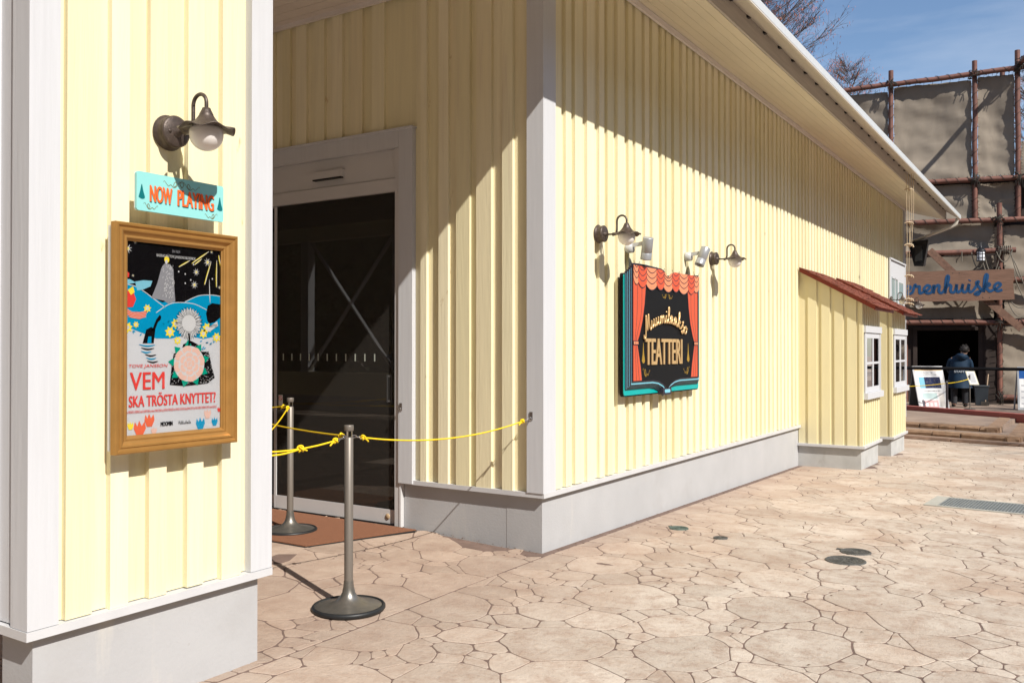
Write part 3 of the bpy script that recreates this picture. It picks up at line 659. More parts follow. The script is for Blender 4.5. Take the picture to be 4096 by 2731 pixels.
# ---------------------------------------------------------------- wall lamps
def lamp(loc, label):
    x, y, z = loc
    t = empty('wall_lamp', loc, label, 'lamp', 'bronze wall lamps with frosted globes')
    MB().lathe((x, y, z), [(0, 0), (.072, 0), (.074, .006), (.064, .010), (.0625, .045), (.0655, .048), (.0655, .056), (.058, .062), (.0, .064)], (1, 0, 0), 32).build('mounting_plate', M['bronze'], t)
    for s in (-1, 1): MB().lathe((x + .061, y + .036 * s, z - .004), [(0, .006), (.007, .005), (.008, -.002)], (1, 0, 0), 10).build('screw', M['bronze'], t)
    ar = [(x + .06, y, z - .005), (x + .075, y, z - .006), (x + .12, y, z - .008), (x + .15, y, z - .004), (x + .162, y, z + .012), (x + .164, y, z + .04), (x + .164, y, z + .085)]
    for k in range(11): a = pi - pi * k / 10; ar.append((x + .205 + .041 * cos(a), y, z + .09 + .041 * sin(a)))
    ar.append((x + .246, y, z + .065)); MB().tube(catmull(ar, 2), .0078, 10).build('arm', M['bronze'], t)
    MB().lathe((x + .059, y, z - .005), [(.024, 0), (.02, .008), (.011, .018), (.010, .03)], (1, 0, 0), 16).build('arm_collar', M['bronze'], t)
    cx, cz = x + .246, z + .066
    prof = [(.008, .006), (.016, .003), (.019, -.006), (.021, -.008), (.021, -.012), (.024, -.014), (.024, -.018), (.027, -.020), (.027, -.024), (.033, -.034), (.043, -.048), (.058, -.062), (.078, -.073), (.098, -.079), (.112, -.082), (.111, -.085), (.09, -.083), (.055, -.068), (.02, -.04)]
    wav = lambda i, a: (.009 * cos(6 * a + .5) if 13 <= i <= 15 else .005 * cos(6 * a + .5) if i in (12, 16) else 0)
    MB().lathe((cx, y, cz), prof, (0, 0, 1), 48, wav).build('hood', M['bronze'], t)
    R = .0665; n = 12; gp = [(.045, -.062), (.058, -.076)] + [(R * cos(a), -.103 - R * sin(a)) for a in [-.35 + k * (pi / 2 + .35) / n for k in range(n + 1)]]
    MB().lathe((cx, y, cz), gp, (0, 0, 1), 32).build('globe', M['globe'], t)
    return t
L0 = lamp((XW - .012, 2.318, 2.345), 'bronze wall lamp above the turquoise NOW PLAYING sign')
for (y, z, lab) in ((6.205, 2.345, 'bronze wall lamp above the left edge of the book shaped theatre sign'), (8.72, 2.365, 'bronze wall lamp right of the book shaped theatre sign, behind a silver spotlight'),
                    (18.5, 2.40, 'small far wall lamp half hidden by the red roof, in front of the white window'), (20.30, 2.38, 'farthest small wall lamp at the end of the yellow wall, below the knotted ropes')):
    clean_copy(L0, (XW - .012 if y < 19 else XW + .02, y, z), lab, 'bronze wall lamps with frosted globes')
# ---------------------------------------------------------------- spotlights
def spot(y, z, dy, dz, lab):
    x = XW - .01; t = empty('spotlight', (x, y, z), lab, 'spotlight', 'silver spotlights above the theatre sign')
    wm = flat('white_metal', (.46, .46, .45), .4)
    MB().lathe((x, y, z), [(0, 0), (.042, 0), (.044, .01), (.042, .055), (.0, .057)], (1, 0, 0), 24).build('mounting_plate', wm, t)
    MB().beam((x + .05, y, z + .02), (x + .155, y, z + .03), .02, .032).build('arm', wm, t)
    d = Vector((-.10, dy, dz)).normalized(); c = Vector((x + .19, y, z + .045))
    MB().lathe(c - d * .03, [(0, 0), (.043, .0), (.045, .004), (.045, .120), (.0435, .121), (.0435, .123), (.045, .124), (.045, .168), (.046, .172), (.046, .182), (.041, .182), (.038, .165), (.0, .16)], d, 32).build('housing', M['silver'], t)
    MB().lathe(c + d * .125, [(0, .008), (.02, .006), (.036, .012)], d, 20).build('lens', flat('lens_dark', (.08, .05, .04), .1), t)
    return t
spot(6.72, 2.285, .10, -.42, 'silver spotlight on a white arm over the left half of the book sign')
spot(8.02, 2.325, -.16, -.40, 'silver spotlight on a white arm over the right edge of the book sign, lens visible')

# ---------------------------------------------------------------- NOW PLAYING sign
def wallplane(X): return Plane((X, 0, 0), (0, 1, 0), (0, 0, 1), (1, 0, 0))
WP = wallplane(-3.12)
t = empty('now_playing_sign', (-3.19, 2.32, 2.07), 'turquoise sign with orange lettering NOW PLAYING under the near wall lamp', 'sign')
def rrect(x0, y0, x1, y1, r, n=5):
    o = []
    for cx, cy, a0 in ((x1 - r, y1 - r, 0), (x0 + r, y1 - r, 90), (x0 + r, y0 + r, 180), (x1 - r, y0 + r, 270)):
        for k in range(n + 1): a = radians(a0 + 90 * k / n); o.append((cx + r * cos(a), cy + r * sin(a)))
    return o
g = MB(); prism(g, WP, rrect(2.115, 1.993, 2.532, 2.147, .010), -.012, 0); bd = g.build('board', flat('turquoise_print', (.25, .58, .57)), t)
g = MB(); prism(g, WP, rrect(2.116, 1.994, 2.531, 2.146, .010), -.018, -.0125); g.build('backing', M['paper'], t)
for x in (2.18, 2.47): MB().tube([(-3.21, x, 2.07), (-3.135, x, 2.07)], .008, 8).build('standoff', M['whiteclean'], t)
text(WP, 'NOW', 2.1755, 2.0285, .103, .066, .0008, flat('dark_teal', (.005, .14, .15)), t, bold=.06)
text(WP, 'PLAYING', 2.3035, 2.0285, .180, .066, .0008, flat('dark_teal', (.005, .14, .15)), t, bold=.06)
text(WP, 'NOW', 2.172, 2.033, .103, .066, .0035, flat('orange_print', (.85, .13, .025)), t, bold=.045, thick=.0025)
text(WP, 'PLAYING', 2.300, 2.033, .180, .066, .0035, flat('orange_print', (.85, .13, .025)), t, bold=.045, thick=.0025)
def swirl(pl, x, y, w, h, m, parent, flip=1, wd=.0022, d=.001):
    g = MB(); pts = catmull([(0, .7), (.1, .9), (.25, .3), (.36, .05), (.44, .35), (.34, .8), (.27, .5), (.42, 0), (.6, .3), (.72, .1), (.85, .4), (.95, .7), (1, .5)], 6)
    ribbon(g, pl, [(x + flip * p[0] * w, y + p[1] * h) for p in pts], wd, d - .0005, d, True); return g.build('flourish', m, parent)
br = flat('olive_line', (.17, .115, .015))
swirl(WP, 2.32, 2.105, -.085, .03, br, t); swirl(WP, 2.325, 2.105, .085, .03, br, t); swirl(WP, 2.145, 2.002, .065, .026, br, t); swirl(WP, 2.50, 2.000, -.065, .026, br, t)
g = MB(); ribbon(g, WP, catmull([(2.322, 2.108), (2.312, 2.124), (2.322, 2.134), (2.332, 2.124), (2.322, 2.108)], 5), .0022, .0005, .001); g.build('flourish', br, t)
for x in (2.137, 2.512):      # plain drop shaped ornaments in the place of the two figures
    g = MB(); prism(g, WP, catmull([(x - .014, 2.045), (x - .007, 2.07), (x, 2.098), (x + .007, 2.07), (x + .014, 2.045), (x, 2.039), (x - .014, 2.045)], 4)[:-1], .0003, .0009); g.build('ornament', flat('dark_teal', (.005, .14, .15)), t)
# ---------------------------------------------------------------- poster in gold frame
t = empty('poster_frame', (-3.19, 2.32, 1.04), 'gold moulded frame holding a film poster with red Swedish title', 'poster frame')
FY0, FY1, FZ0, FZ1 = 2.032, 2.617, 1.039, 1.941; IY0, IY1, IZ0, IZ1 = 2.070, 2.541, 1.107, 1.875
prof = [(0, -.034), (0, -.004), (.004, 0), (.012, 0), (.016, -.006), (.022, -.008), (.026, -.004), (.033, -.006), (.040, -.014), (.048, -.020), (.056, -.018), (.060, -.021), (.064, -.028), (.068, -.030), (.068, -.0405)]
fw = Plane((-3.125, 0, 0), (0, 1, 0), (0, 0, 1), (1, 0, 0))
def corner(o, a):   # o = offset inward
    kx = [(FY0, 1), (FY1, -1), (FY1, -1), (FY0, 1)][a]; kz = [(FZ0, 1), (FZ0, 1), (FZ1, -1), (FZ1, -1)][a]
    return kx[0] + kx[1] * o * (.56 if kx[1] == 1 and False else 1), kz[0] + kz[1] * o
for a in range(4):
    b = (a + 1) % 4; g = MB(); n = len(prof)
    vs = [fw(*corner(o, a), d) for o, d in prof] + [fw(*corner(o, b), d) for o, d in prof]
    g.add(vs, [(i, n + i, n + i + 1, i + 1) for i in range(n - 1)], False); g.build('frame_rail', M['gold'], t)
MB().box((-3.190, FY0 + .008, FZ0 + .012), (-3.1665, FY1 - .012, FZ1 - .012)).box((-3.1664, FY0 + .004, FZ0 + .004), (-3.1595, FY0 + .04, FZ1 - .004)).build('back_panel', M['whiteclean'], t)
PY = (FY0 + .064, FY1 - .064); PZ = (FZ0 + .064, FZ1 - .064)
PP = Plane((-3.162, PY[0], PZ[0]), (0, 1, 0), (0, 0, 1), (1, 0, 0)); PW, PH = PY[1] - PY[0], PZ[1] - PZ[0]
def U(u, v): return (u * PW, v * PH)
ps = MB(); prism(ps, PP, [U(0, 0), U(1, 0), U(1, 1), U(0, 1)], -.004, 0); ps = ps.build('poster', flat('poster_white', (.57, .58, .60), .25), t)
pc = dict(black=flat('print_black', (.006, .005, .006), .2), blue=flat('print_blue', (.0, .28, .50), .25), grey=flat('print_grey', (.26, .26, .28), .25), white=flat('print_white', (.58, .58, .58), .25), red=flat('print_red', (.70, .055, .045), .25), orange=flat('print_orange', (.75, .14, .06), .25),
          yel=flat('print_yellow', (.85, .68, .05), .25), pink=flat('print_pink', (.72, .47, .39), .25), green=flat('print_green', (.0, .30, .20), .25), lb=flat('print_light_blue', (.20, .50, .62), .25))
def art(pts, c, d, name='print_shape', smooth=0):
    if smooth: pts = catmull(list(pts) + [pts[0]], smooth)[:-1]
    g = MB(); prism(g, PP, [U(*p) for p in pts], (d - 1) * .00035, d * .00035); return g.build(name, pc[c], ps)
art([(0, .64), (1, .64), (1, 1), (0, 1)], 'black', 1, 'print_sky')
art([(0, .775), (.08, .77), (.2, .73), (.36, .69), (.45, .70), (.55, .69), (.62, .705), (.75, .735), (.9, .745), (1, .74), (1, .52), (.8, .50), (.6, .52), (.45, .50), (.3, .50), (.15, .53), (0, .56)], 'blue', 2, 'print_hill')
def line(pts, c, d, w=.003, taper=False, name='print_line'):
    g = MB(); ribbon(g, PP, [U(*p) for p in catmull(pts, 5)], w, (d - 1) * .00035, d * .00035, taper); return g.build(name, pc[c], ps)
for L in ([(0, .775), (.1, .765), (.2, .735), (.32, .69), (.39, .665)], [(.30, .635), (.39, .67), (.47, .69), (.58, .695), (.7, .69), (.8, .67), (.86, .655)], [(.6, .70), (.75, .737), (.9, .745), (1, .74)]): line(L, 'white', 3, .0032)
art([(.25, .71), (.31, .79), (.35, .87), (.38, .895), (.44, .895), (.475, .87), (.48, .80), (.495, .70), (.42, .685), (.38, .70)], 'grey', 4, 'print_rock')
g = MB(); rr = random.Random(3)
for k in range(95):
    u, v = rr.uniform(.36, .48), rr.uniform(.71, .885)
    prism(g, PP, [U(u, v), U(u + .005, v + .002), U(u + .008, v + .009), U(u + .004, v + .009)], 4 * .00035, 5 * .00035)
g.build('print_ticks', pc['white'], ps)
art(circ(.405, .918, .026, 12, .018), 'yel', 5, 'print_lantern'); art(circ(.40, .905, .013, 10, .012), 'white', 6, 'print_lantern')
for (u, v, r) in ((.02, .955, .045), (.09, .995, .022), (.72, .865, .038), (.70, .795, .040), (.845, .925, .044), (.07, .82, .014), (.89, .985, .02), (.985, .79, .02)):
    for c, k, d in (('white', 1, 4), ('yel', .42, 5)):
        g = MB(); prism(g, PP, [(p[0], p[1]) for p in star(u * PW, v * PH, r * PW * k, 8, .3, .3)], (d - 1) * .00035, d * .00035); g.build('print_star', pc[c], ps)
for a, b in (((.53, .885), (.65, .925)), ((.67, .91), (.86, .985)), ((.70, .905), (.78, .94)), ((.81, .80), (.885, .93)), ((.945, .79), (.95, .94)), ((.97, .97), (1, .9))):
    line([a, ((a[0] + b[0]) / 2, (a[1] + b[1]) / 2), b], 'yel', 4, .006, True, 'print_streak'); line([(a[0] + .006, a[1]), b], 'white', 5, .002, False, 'print_streak')
for u, v in ((.53, .86), (.6, .85), (.66, .82), (.60, .80), (.9, .835), (.69, .905)): art(circ(u, v, .007, 8, .005), 'white', 4, 'print_dot')
line([(.865, .83), (.87, .75), (.875, .70)], 'white', 5, .004, True)
art([(.845, .60), (.83, .64), (.85, .685), (.90, .70), (1, .695), (1, .625), (.93, .595), (.87, .585)], 'black', 4, 'print_boulder')
# plain sailing boats with pennants at the left
art([(0, .80), (.04, .80), (.10, .785), (.03, .775), (0, .78)], 'lb', 4, 'print_boat'); art([(.0, .845), (.035, .83), (.03, .81), (0, .81)], 'red', 4, 'print_boat')
art([(.09, .79), (.17, .80), (.26, .80), (.24, .77), (.16, .75), (.11, .745)], 'lb', 4, 'print_sail')
art([(.0, .655), (.06, .635), (.14, .635), (.21, .645), (.19, .61), (.13, .598), (.05, .605), (0, .625)], 'orange', 5, 'print_boat'); art([(0, .655), (0, .735), (.06, .755), (.10, .70), (.07, .66)], 'red', 4, 'print_sail'); art([(.02, .745), (.07, .765), (.085, .735), (.05, .72)], 'yel', 5, 'print_sail')
for k in range(5): line([(.0, .648 - k * .009), (.1, .63 - k * .007), (.2, .642 - k * .008)], 'white', 6, .0012)
for (u, v, r) in ((.02, .555, .05), (.10, .57, .03), (.44, .535, .055), (.50, .58, .05), (.52, .49, .04), (.84, .56, .055), (.80, .53, .05), (.95, .51, .05), (.21, .655, .04)):
    for c, k, d in (('yel', 1, 5), ('white', .45, 6)):
        g = MB(); prism(g, PP, star(u * PW, v * PH, r * PW * k, 7, .6, .2), (d - 1) * .00035, d * .00035); g.build('print_flower', pc[c], ps)
rr = random.Random(8)
for k in range(52):
    u = rr.choice([rr.uniform(0, .28), rr.uniform(.34, .56), rr.uniform(.76, 1)]); v = rr.uniform(.44, .585) if u > .7 else rr.uniform(.51, .59)
    a = rr.uniform(0, 6.3); L = .028; q = [(u * PW, v * PH), (u * PW + L * .5 * PW * cos(a + .5), v * PH + L * .5 * PW * sin(a + .5)), (u * PW + L * PW * 1.2 * cos(a), v * PH + L * 1.2 * PW * sin(a)), (u * PW + L * .5 * PW * cos(a - .5), v * PH + L * .5 * PW * sin(a - .5))]
    g = MB(); prism(g, PP, q, 3 * .00035, 4 * .00035); g.build('print_leaf', pc['blue'], ps)
# bottle
art([(.165, .475), (.20, .545), (.25, .56), (.29, .545), (.275, .475)], 'black', 5, 'print_bottle'); art([(.255, .54), (.30, .60), (.335, .625), (.35, .615), (.345, .60), (.315, .585), (.285, .54)], 'black', 5, 'print_bottle')
art([(.21, .475), (.22, .51), (.25, .51), (.25, .475)], 'blue', 6, 'print_bottle')
for k, (a, b) in enumerate(((.13, .29), (.15, .28), (.15, .25), (.19, .30), (.20, .30), (.21, .32))): line([(a, .468 - k * .017), ((a + b) / 2, .46 - k * .017), (b, .466 - k * .017)], 'black' if k % 2 else 'blue', 5, .006, True, 'print_ripple')
# plain seed head over a speckled dark mound
art([(.44, .255), (.46, .36), (.48, .42), (.56, .435), (.58, .47), (.66, .49), (.74, .47), (.78, .43), (.86, .43), (.90, .34), (.93, .285), (.85, .255), (.74, .25), (.6, .245)], 'black', 5, 'print_mound', 0)
g = MB()
for k in range(330):
    u, v = rr.uniform(.455, .91), rr.uniform(.255, .47)
    if v > .43 and not .58 < u < .76: continue
    s = rr.uniform(.003, .009); prism(g, PP, [U(u, v), U(u + s, v + .001), U(u + s * .9, v + .004), U(u, v + .004)], 5 * .00035, 6 * .00035)
g.build('print_speckles', pc['white'], ps)
g = MB(); prism(g, PP, star(.64 * PW, .585 * PH, .145 * PW, 26, .82), 5 * .00035, 6 * .00035); g.build('print_seed_head', pc['white'], ps)
g = MB()
for k in range(46):
    a = 2 * pi * k / 46 + rr.uniform(-.05, .05); r0, r1 = .075 * PW, .15 * PW
    ribbon(g, PP, [(.64 * PW + r0 * cos(a), .585 * PH + r0 * sin(a)), (.64 * PW + r1 * cos(a), .585 * PH + r1 * sin(a))], .0016, 6 * .00035, 7 * .00035)
g.build('print_seed_head', pc['black'], ps)
line([(.64, .53), (.645, .50), (.64, .46)], 'black', 7, .008)
# pink flower
g = MB(); FC = (.645 * PW, .365 * PH)
for k in range(9):
    a = 2 * pi * k / 9 + .25; c = (FC[0] + .175 * PW * cos(a), FC[1] + .17 * PW * sin(a)); 
    q = [(c[0] + .05 * PW * cos(a), c[1] + .05 * PW * sin(a)), (c[0] + .035 * PW * cos(a + pi / 2), c[1] + .035 * PW * sin(a + pi / 2)), (c[0] - .04 * PW * cos(a), c[1] - .04 * PW * sin(a)), (c[0] - .035 * PW * cos(a + pi / 2), c[1] - .035 * PW * sin(a + pi / 2))]
    prism(g, PP, q, 6 * .00035, 7 * .00035)
g.build('print_leaf', pc['green'], ps)
def petal_ring(n, r, s, c, d, off=0):
    for k in range(n):
        a = 2 * pi * k / n + off; g = MB(); prism(g, PP, circ(FC[0] + r * PW * cos(a), FC[1] + r * PW * sin(a), s * PW, 16), (d - 1) * .00035, d * .00035); g.build('print_petal', pc[c], ps)
g = MB(); prism(g, PP, circ(FC[0], FC[1], .165 * PW, 28), 7 * .00035, 8 * .00035); g.build('print_flower', pc['white'], ps)
def petals(n, r0, r1, d, off, c='pink', bulge=.16):
    for k in range(n):
        a0 = 2 * pi * k / n + off; h = pi / n * .93; pts = []
        for q in range(9): t_ = q / 8; a_ = a0 - h + 2 * h * t_; rr1 = r1 * (1 - bulge + bulge * sin(pi * t_) ** .6); pts.append((FC[0] + rr1 * PW * cos(a_), FC[1] + rr1 * PW * sin(a_)))
        for q in range(6): t_ = 1 - q / 5; a_ = a0 - h * .9 + 1.8 * h * t_; rr0 = r0 * (1 + .12 * sin(pi * t_)); pts.append((FC[0] + rr0 * PW * cos(a_), FC[1] + rr0 * PW * sin(a_)))
        g = MB(); prism(g, PP, pts, (d - 1) * .00035, d * .00035); g.build('print_petal', pc[c], ps)
petals(8, .108, .168, 9, .2); petals(6, .062, .104, 9, .55); petals(4, .022, .058, 9, .1); petals(2, .002, .018, 9, .9)
art([(.84, .54), (.86, .565), (.955, .60), (.965, .575), (.88, .545)], 'white', 7, 'print_label')
def ptxt(s, x0, y0, x1, y1, c, d=9, bold=0, sl=0): return text(PP, s, *U(x0, y0), (x1 - x0) * PW, (y1 - y0) * PH, d * .00035, pc[c], ps, bold=bold, slant=sl, thick=.0003)
ptxt('KNYTTET', .865, .565, .955, .58, 'black')
ptxt('EN FILM', .46, .958, .54, .972, 'grey'); ptxt('BASERAD PÅ TOVE JANSSONS BILDERBOK', .30, .925, .71, .948, 'white')
ptxt('TOVE JANSSON', .03, .345, .415, .366, 'red', bold=.01, sl=.15); ptxt('VEM', .04, .235, .385, .325, 'red', bold=.05)
ptxt('SKA TRÖSTA KNYTTET?', .03, .148, .94, .218, 'red', bold=.06)
ptxt('av VERONICA LASSENIUS musik LAURI PORRA producent PABLO JORDI regi MÓNICA MARQUÉS foto DANIEL CASCALES klipp JOANA ZORO ljud INES NURKKO MARIAN CURTO verkst HELI ELLIS', .015, .113, .95, .134, 'red')
ptxt('MOOMIN', .345, .040, .47, .062, 'black', bold=.12); 
for (u, v, r, c) in ((.05, .045, .03, 'yel'), (.14, .018, .06, 'orange'), (.235, .06, .05, 'orange'), (.85, .075, .04, 'pink'), (.77, .02, .05, 'blue'), (.93, .03, .035, 'blue'), (.28, .01, .03, 'pink'), (.98, .10, .02, 'red'), (.0, .05, .02, 'pink')):
    q = [(u - r, v + r * .35), (u - r * .8, v + r * .9), (u - r * .4, v + r * .5), (u - r * .1, v + r), (u + r * .3, v + r * .5), (u + r * .8, v + r * .9), (u + r, v + r * .3), (u + r * .5, v - r * .35), (u - r * .5, v - r * .35)]
    art([(min(1, max(0, a)), max(0.002, b)) for a, b in q], c, 5, 'print_tulip')
cur = {
 'e': ([(0, .15), (.35, .45), (.5, .8), (.33, 1), (.12, .75), (.1, .35), (.3, .02), (.62, .15)], .62),
 'r': ([(0, .15), (.15, .85), (.22, 1.12), (.3, .88), (.52, .9), (.52, .45), (.56, .05), (.78, .15)], .78),
 'n': ([(0, .15), (.15, .95), (.15, .5), (.12, .0), (.2, .6), (.42, .97), (.54, .8), (.5, .3), (.6, .02), (.82, .15)], .82),
 'm': ([(0, .15), (.15, .95), (.15, .5), (.12, .0), (.2, .6), (.38, .97), (.46, .7), (.42, .0), (.52, .6), (.7, .97), (.8, .7), (.78, .2), (.88, .02), (1.08, .15)], 1.08),
 'h': ([(0, .15), (.28, 1.1), (.38, 1.9), (.27, 2.05), (.18, 1.4), (.12, 0), (.2, .6), (.42, .97), (.54, .75), (.5, .3), (.6, .02), (.82, .15)], .82),
 'u': ([(0, .15), (.12, .97), (.1, .4), (.22, .02), (.45, .35), (.55, .97), (.5, .4), (.62, .02), (.82, .15)], .82),
 'i': ([(0, .15), (.16, .97), (.11, .4), (.22, .02), (.42, .15)], .42),
 's': ([(0, .15), (.28, .85), (.38, 1.25), (.24, 1.12), (.34, .75), (.52, .3), (.38, -.3), (.14, -.25), (.3, -.02), (.62, .15)], .62),
 'k': ([(0, .15), (.28, 1.1), (.38, 1.9), (.27, 2.05), (.18, 1.4), (.12, 0), (.16, .5), (.42, .97), (.52, .75), (.2, .5), (.36, .3), (.52, .02), (.76, .15)], .76),
 'l': ([(0, .15), (.28, 1.1), (.36, 1.9), (.25, 2.05), (.16, 1.3), (.13, .3), (.26, .02), (.46, .15)], .46),
 'a': ([(0, .15), (.42, .92), (.25, 1), (.06, .5), (.2, .02), (.42, .4), (.5, .95), (.48, .3), (.6, .02), (.8, .15)], .8),
 'o': ([(0, .15), (.15, .7), (.32, 1), (.08, .7), (.12, .08), (.4, .1), (.5, .6), (.3, 1), (.62, .85)], .62),
 'M': ([(-.25, .1), (-.3, -.25), (-.1, -.4), (.08, .3), (.3, 1.85), (.38, 1.9), (.36, .25), (.66, 1.6), (.78, 1.95), (.76, .8), (.88, .02), (1.1, .15)], 1.1),
 'P': ([(.1, 0), (.2, 1.9), (.5, 1.95), (.6, 1.4), (.2, 1.0), (.3, .9)], .7)}
def cursive(s, n=6):
    strokes = []; x = 0; pts = []
    for ch in s:
        p, w = cur[ch]; pts += [(x + a, b) for a, b in (p if not pts else p[1:])]
        if ch == 'i': strokes.append([(x + .18, 1.38), (x + .22, 1.48)])
        x += w
    return [catmull(pts, n)] + strokes, x
st_, wd = cursive('Pikkukala'); g = MB()
for s_ in st_: ribbon(g, PP, [(.53 * PW + .135 * PW * a / wd, .043 * PH + b * .0062) for a, b in s_], .0011, 8 * .00035, 9 * .00035)
g.build('lettering', pc['black'], ps)
MB().box((-3.1572, PY[0] - .002, PZ[0] - .002), (-3.1556, PY[1] + .002, PZ[1] + .002)).build('cover_sheet', M['posterglass'], t)
# ---------------------------------------------------------------- theatre book sign
t = empty('theatre_sign', (-3.19, 7.25, 1.07), 'open book shaped theatre sign with red curtains and gold lettering', 'sign')
SP = wallplane(XW); bk = flat('sign_black', (.009, .009, .010), .6, .12); out = flat('sign_outline', (.03, .022, .035), .4); teal = flat('sign_teal', (.0, .36, .35), .35); sky_ = flat('sign_light_blue', (.18, .50, .62), .35)
red = flat('sign_red_curtain', (.56, .085, .035), .45); oran = flat('sign_orange_curtain', (.66, .24, .12), .45); gl = flat('sign_gold_line', (.32, .19, .02), .4)
def sh(pts, m, d0, d1, name): g = MB(); prism(g, SP, pts, d0, d1); return g.build(name, m, t)
sh(rrect(6.525, 1.055, 8.17, 2.065, .03), bk, .018, .055, 'backboard')
sh(rrect(6.513, 1.066, 8.158, 2.052, .02), teal, .055, .062, 'cover')
def pagepoly(L, R, B, T, dip, cx=7.283):
    top = [(L, T)] + [(L + (cx - .15 - L) * k / 4, T + .006 * sin(k)) for k in range(1, 4)] + [(cx - .13, T - .003), (cx - .06, T - .02), (cx - .015, T - .05), (cx, T - dip)]
    mir = [(2 * cx - x, y) for x, y in top[::-1][1:]]; mir[-1] = (R, T)
    bot = [(R, B), (cx + .30, B), (cx + .18, B - .012), (cx + .08, B - .04), (cx, B - .085), (cx - .08, B - .04), (cx - .18, B - .012), (cx - .30, B)]
    return top + [(R, T)] + bot + [(L, B)]
for k in range(4):
    o = k * .012; a = pagepoly(6.525 + o * .8, 8.125 - o * 1.6, 1.115 + o * .95, 2.075 + o * 1.2, .055)
    sh([(x, y) for x, y in a], out, .062 + k * .011, .0715 + k * .011, 'page_edge')
    b = pagepoly(6.530 + o * .8, 8.119 - o * 1.6, 1.121 + o * .95, 2.06 + o * 1.2, .055); sh(b, sky_, .0716 + k * .011, .0722 + k * .011, 'page')
fp = pagepoly(6.562, 8.035, 1.172, 2.143, .055); sh(fp, out, .1055, .113, 'front_board')
inn = pagepoly(6.572, 8.025, 1.18, 2.131, .055); sh(inn, bk, .1131, .1136, 'stage')
# curtains
def curtain(s):
    f = lambda y: 7.283 + s * (y - 7.283)
    o = [(f(6.575), 1.185), (f(6.745), 1.185), (f(6.72), 1.30), (f(6.68), 1.42), (f(6.66), 1.475), (f(6.66), 1.505), (f(6.70), 1.56), (f(6.76), 1.68), (f(6.80), 1.82), (f(6.83), 2.0), (f(6.575), 2.05)]
    sh(o, out, .1137, .1165, 'curtain_edge')
    c = [(7.283 + (x - 7.283) * (1.0) + (-.008 if s > 0 else .008) * (abs(x - f(6.575)) > .01), y) for x, y in o]
    sh(c, red, .1166, .1176, 'curtain')
    g = MB()
    for q in (.33, .66):
        top = 6.575 + q * .25; mid = 6.575 + q * .085; bot = 6.575 + q * .17
        ribbon(g, SP, catmull([(f(top), 1.98), (f(top - .01), 1.75), (f(mid + .01), 1.55), (f(mid), 1.49), (f(mid + .01), 1.42), (f(bot), 1.19)], 5), .006, .1176, .118)
    g.build('curtain_fold', out, t)
    sh([(f(6.572), 1.478), (f(6.668), 1.478), (f(6.668), 1.512), (f(6.572), 1.512)], out, .1181, .121, 'curtain_tie_edge')
    for k in range(3): sh([(f(6.578 + k * .03), 1.484), (f(6.602 + k * .03), 1.484), (f(6.600 + k * .03), 1.506), (f(6.576 + k * .03), 1.506)], oran, .1211, .1216, 'curtain_tie')
curtain(1)
t_ = 7.283 * 2
curtain(-1)
for nm in (): pass
def topz(x):
    d = abs(x - 7.283); P_ = [(0, 2.070), (.015, 2.078), (.06, 2.108), (.13, 2.124), (.16, 2.128), (9, 2.128)]
    for (a, b), (c, e) in zip(P_, P_[1:]):
        if d <= c: return b + (e - b) * (d - a) / (c - a)
# valance of scallops
cxs = [(6.60, .085, oran, 0), (6.745, .085, red, 0), (6.93, .115, oran, 0), (7.115, .085, red, .0), (7.283, .105, oran, .06), (7.455, .085, red, 0), (7.64, .115, oran, 0), (7.825, .085, red, 0), (7.965, .085, oran, 0)]
for i, (c, hw, m, dip) in enumerate(cxs):
    L, R = max(6.573, c - hw), min(8.024, c + hw); z0 = (1.955 if m is red else 1.945) + (.0 if 0 < i < 8 else .03)
    for (ex, dd, mm, nm) in ((.008, .0, out, 'scallop_edge'), (0, .0016, m, 'scallop')):
        bot = [(L - ex * (L > 6.58) + (R - L + 2 * ex * (L > 6.58)) * k / 12, z0 + .05 - (.05 + ex) * sin(pi * k / 12) ** .7) for k in range(13)]
        top = [(R + (L - R) * k / 10, topz(R + (L - R) * k / 10)) for k in range(11)]
        e = .004 if m is red else 0
        sh(bot + top, mm, .1182 + dd - .0003 + e * .3, .1196 + dd + e * .3, nm)
    g = MB()
    for k in range(1, 4):
        zz = z0 + .045 * k + .005 - (.02 if dip and k == 3 else 0); ribbon(g, SP, [(L + (R - L) * q / 8, zz + .05 - .05 * sin(pi * q / 8) ** .8) for q in range(9)], .0065, .122, .1226)
    g.build('scallop_line', out, t)
# book spine at the bottom
sh(rrect(7.19, 1.045, 7.376, 1.105, .02), out, .062, .112, 'spine'); sh(rrect(7.225, 1.062, 7.345, 1.092, .012), sky_, .1121, .114, 'spine_tab')
# lettering
gold3 = mat('gold_letters', (.70, .46, .21), rough=.3, metal=.45, var=.04, spec=.6); goldface = mat('gold_letter_face', (.17, .09, .04), rough=.4, metal=.2, var=.04)
st_, wd = cursive('Muumilaakso', 7)
def arc(a, b):
    q = a / wd; x = 6.79 + .90 * q; s = (q - .5) * 2; zc = 1.672 - .105 * s * s; ang = -s * .28
    return (x + b * .066 * sin(-ang) * .9, zc + b * .066)
g = MB()
for s_ in st_: g.tube([SP(*arc(a, b), .128) for a, b in s_], .0072, 8)
g.build('lettering', gold3, t)
text(SP, 'TEATTERI', 6.80, 1.312, .80, .222, .1255, gold3, t, bold=.0, fat=.012, thick=.006)
text(SP, 'TEATTERI', 6.800, 1.312, .80, .222, .1190, goldface, t, bold=.0, fat=.014, thick=.005)
for x, w in ((7.275, .11), (7.291, -.11)): swirl(SP, x, 1.885, -w, .045, gl, t, wd=.005, d=.1142)
swirl(SP, 6.76, 1.215, .15, .075, gl, t, wd=.006, d=.1142); swirl(SP, 7.80, 1.215, -.15, .075, gl, t, wd=.006, d=.1142)
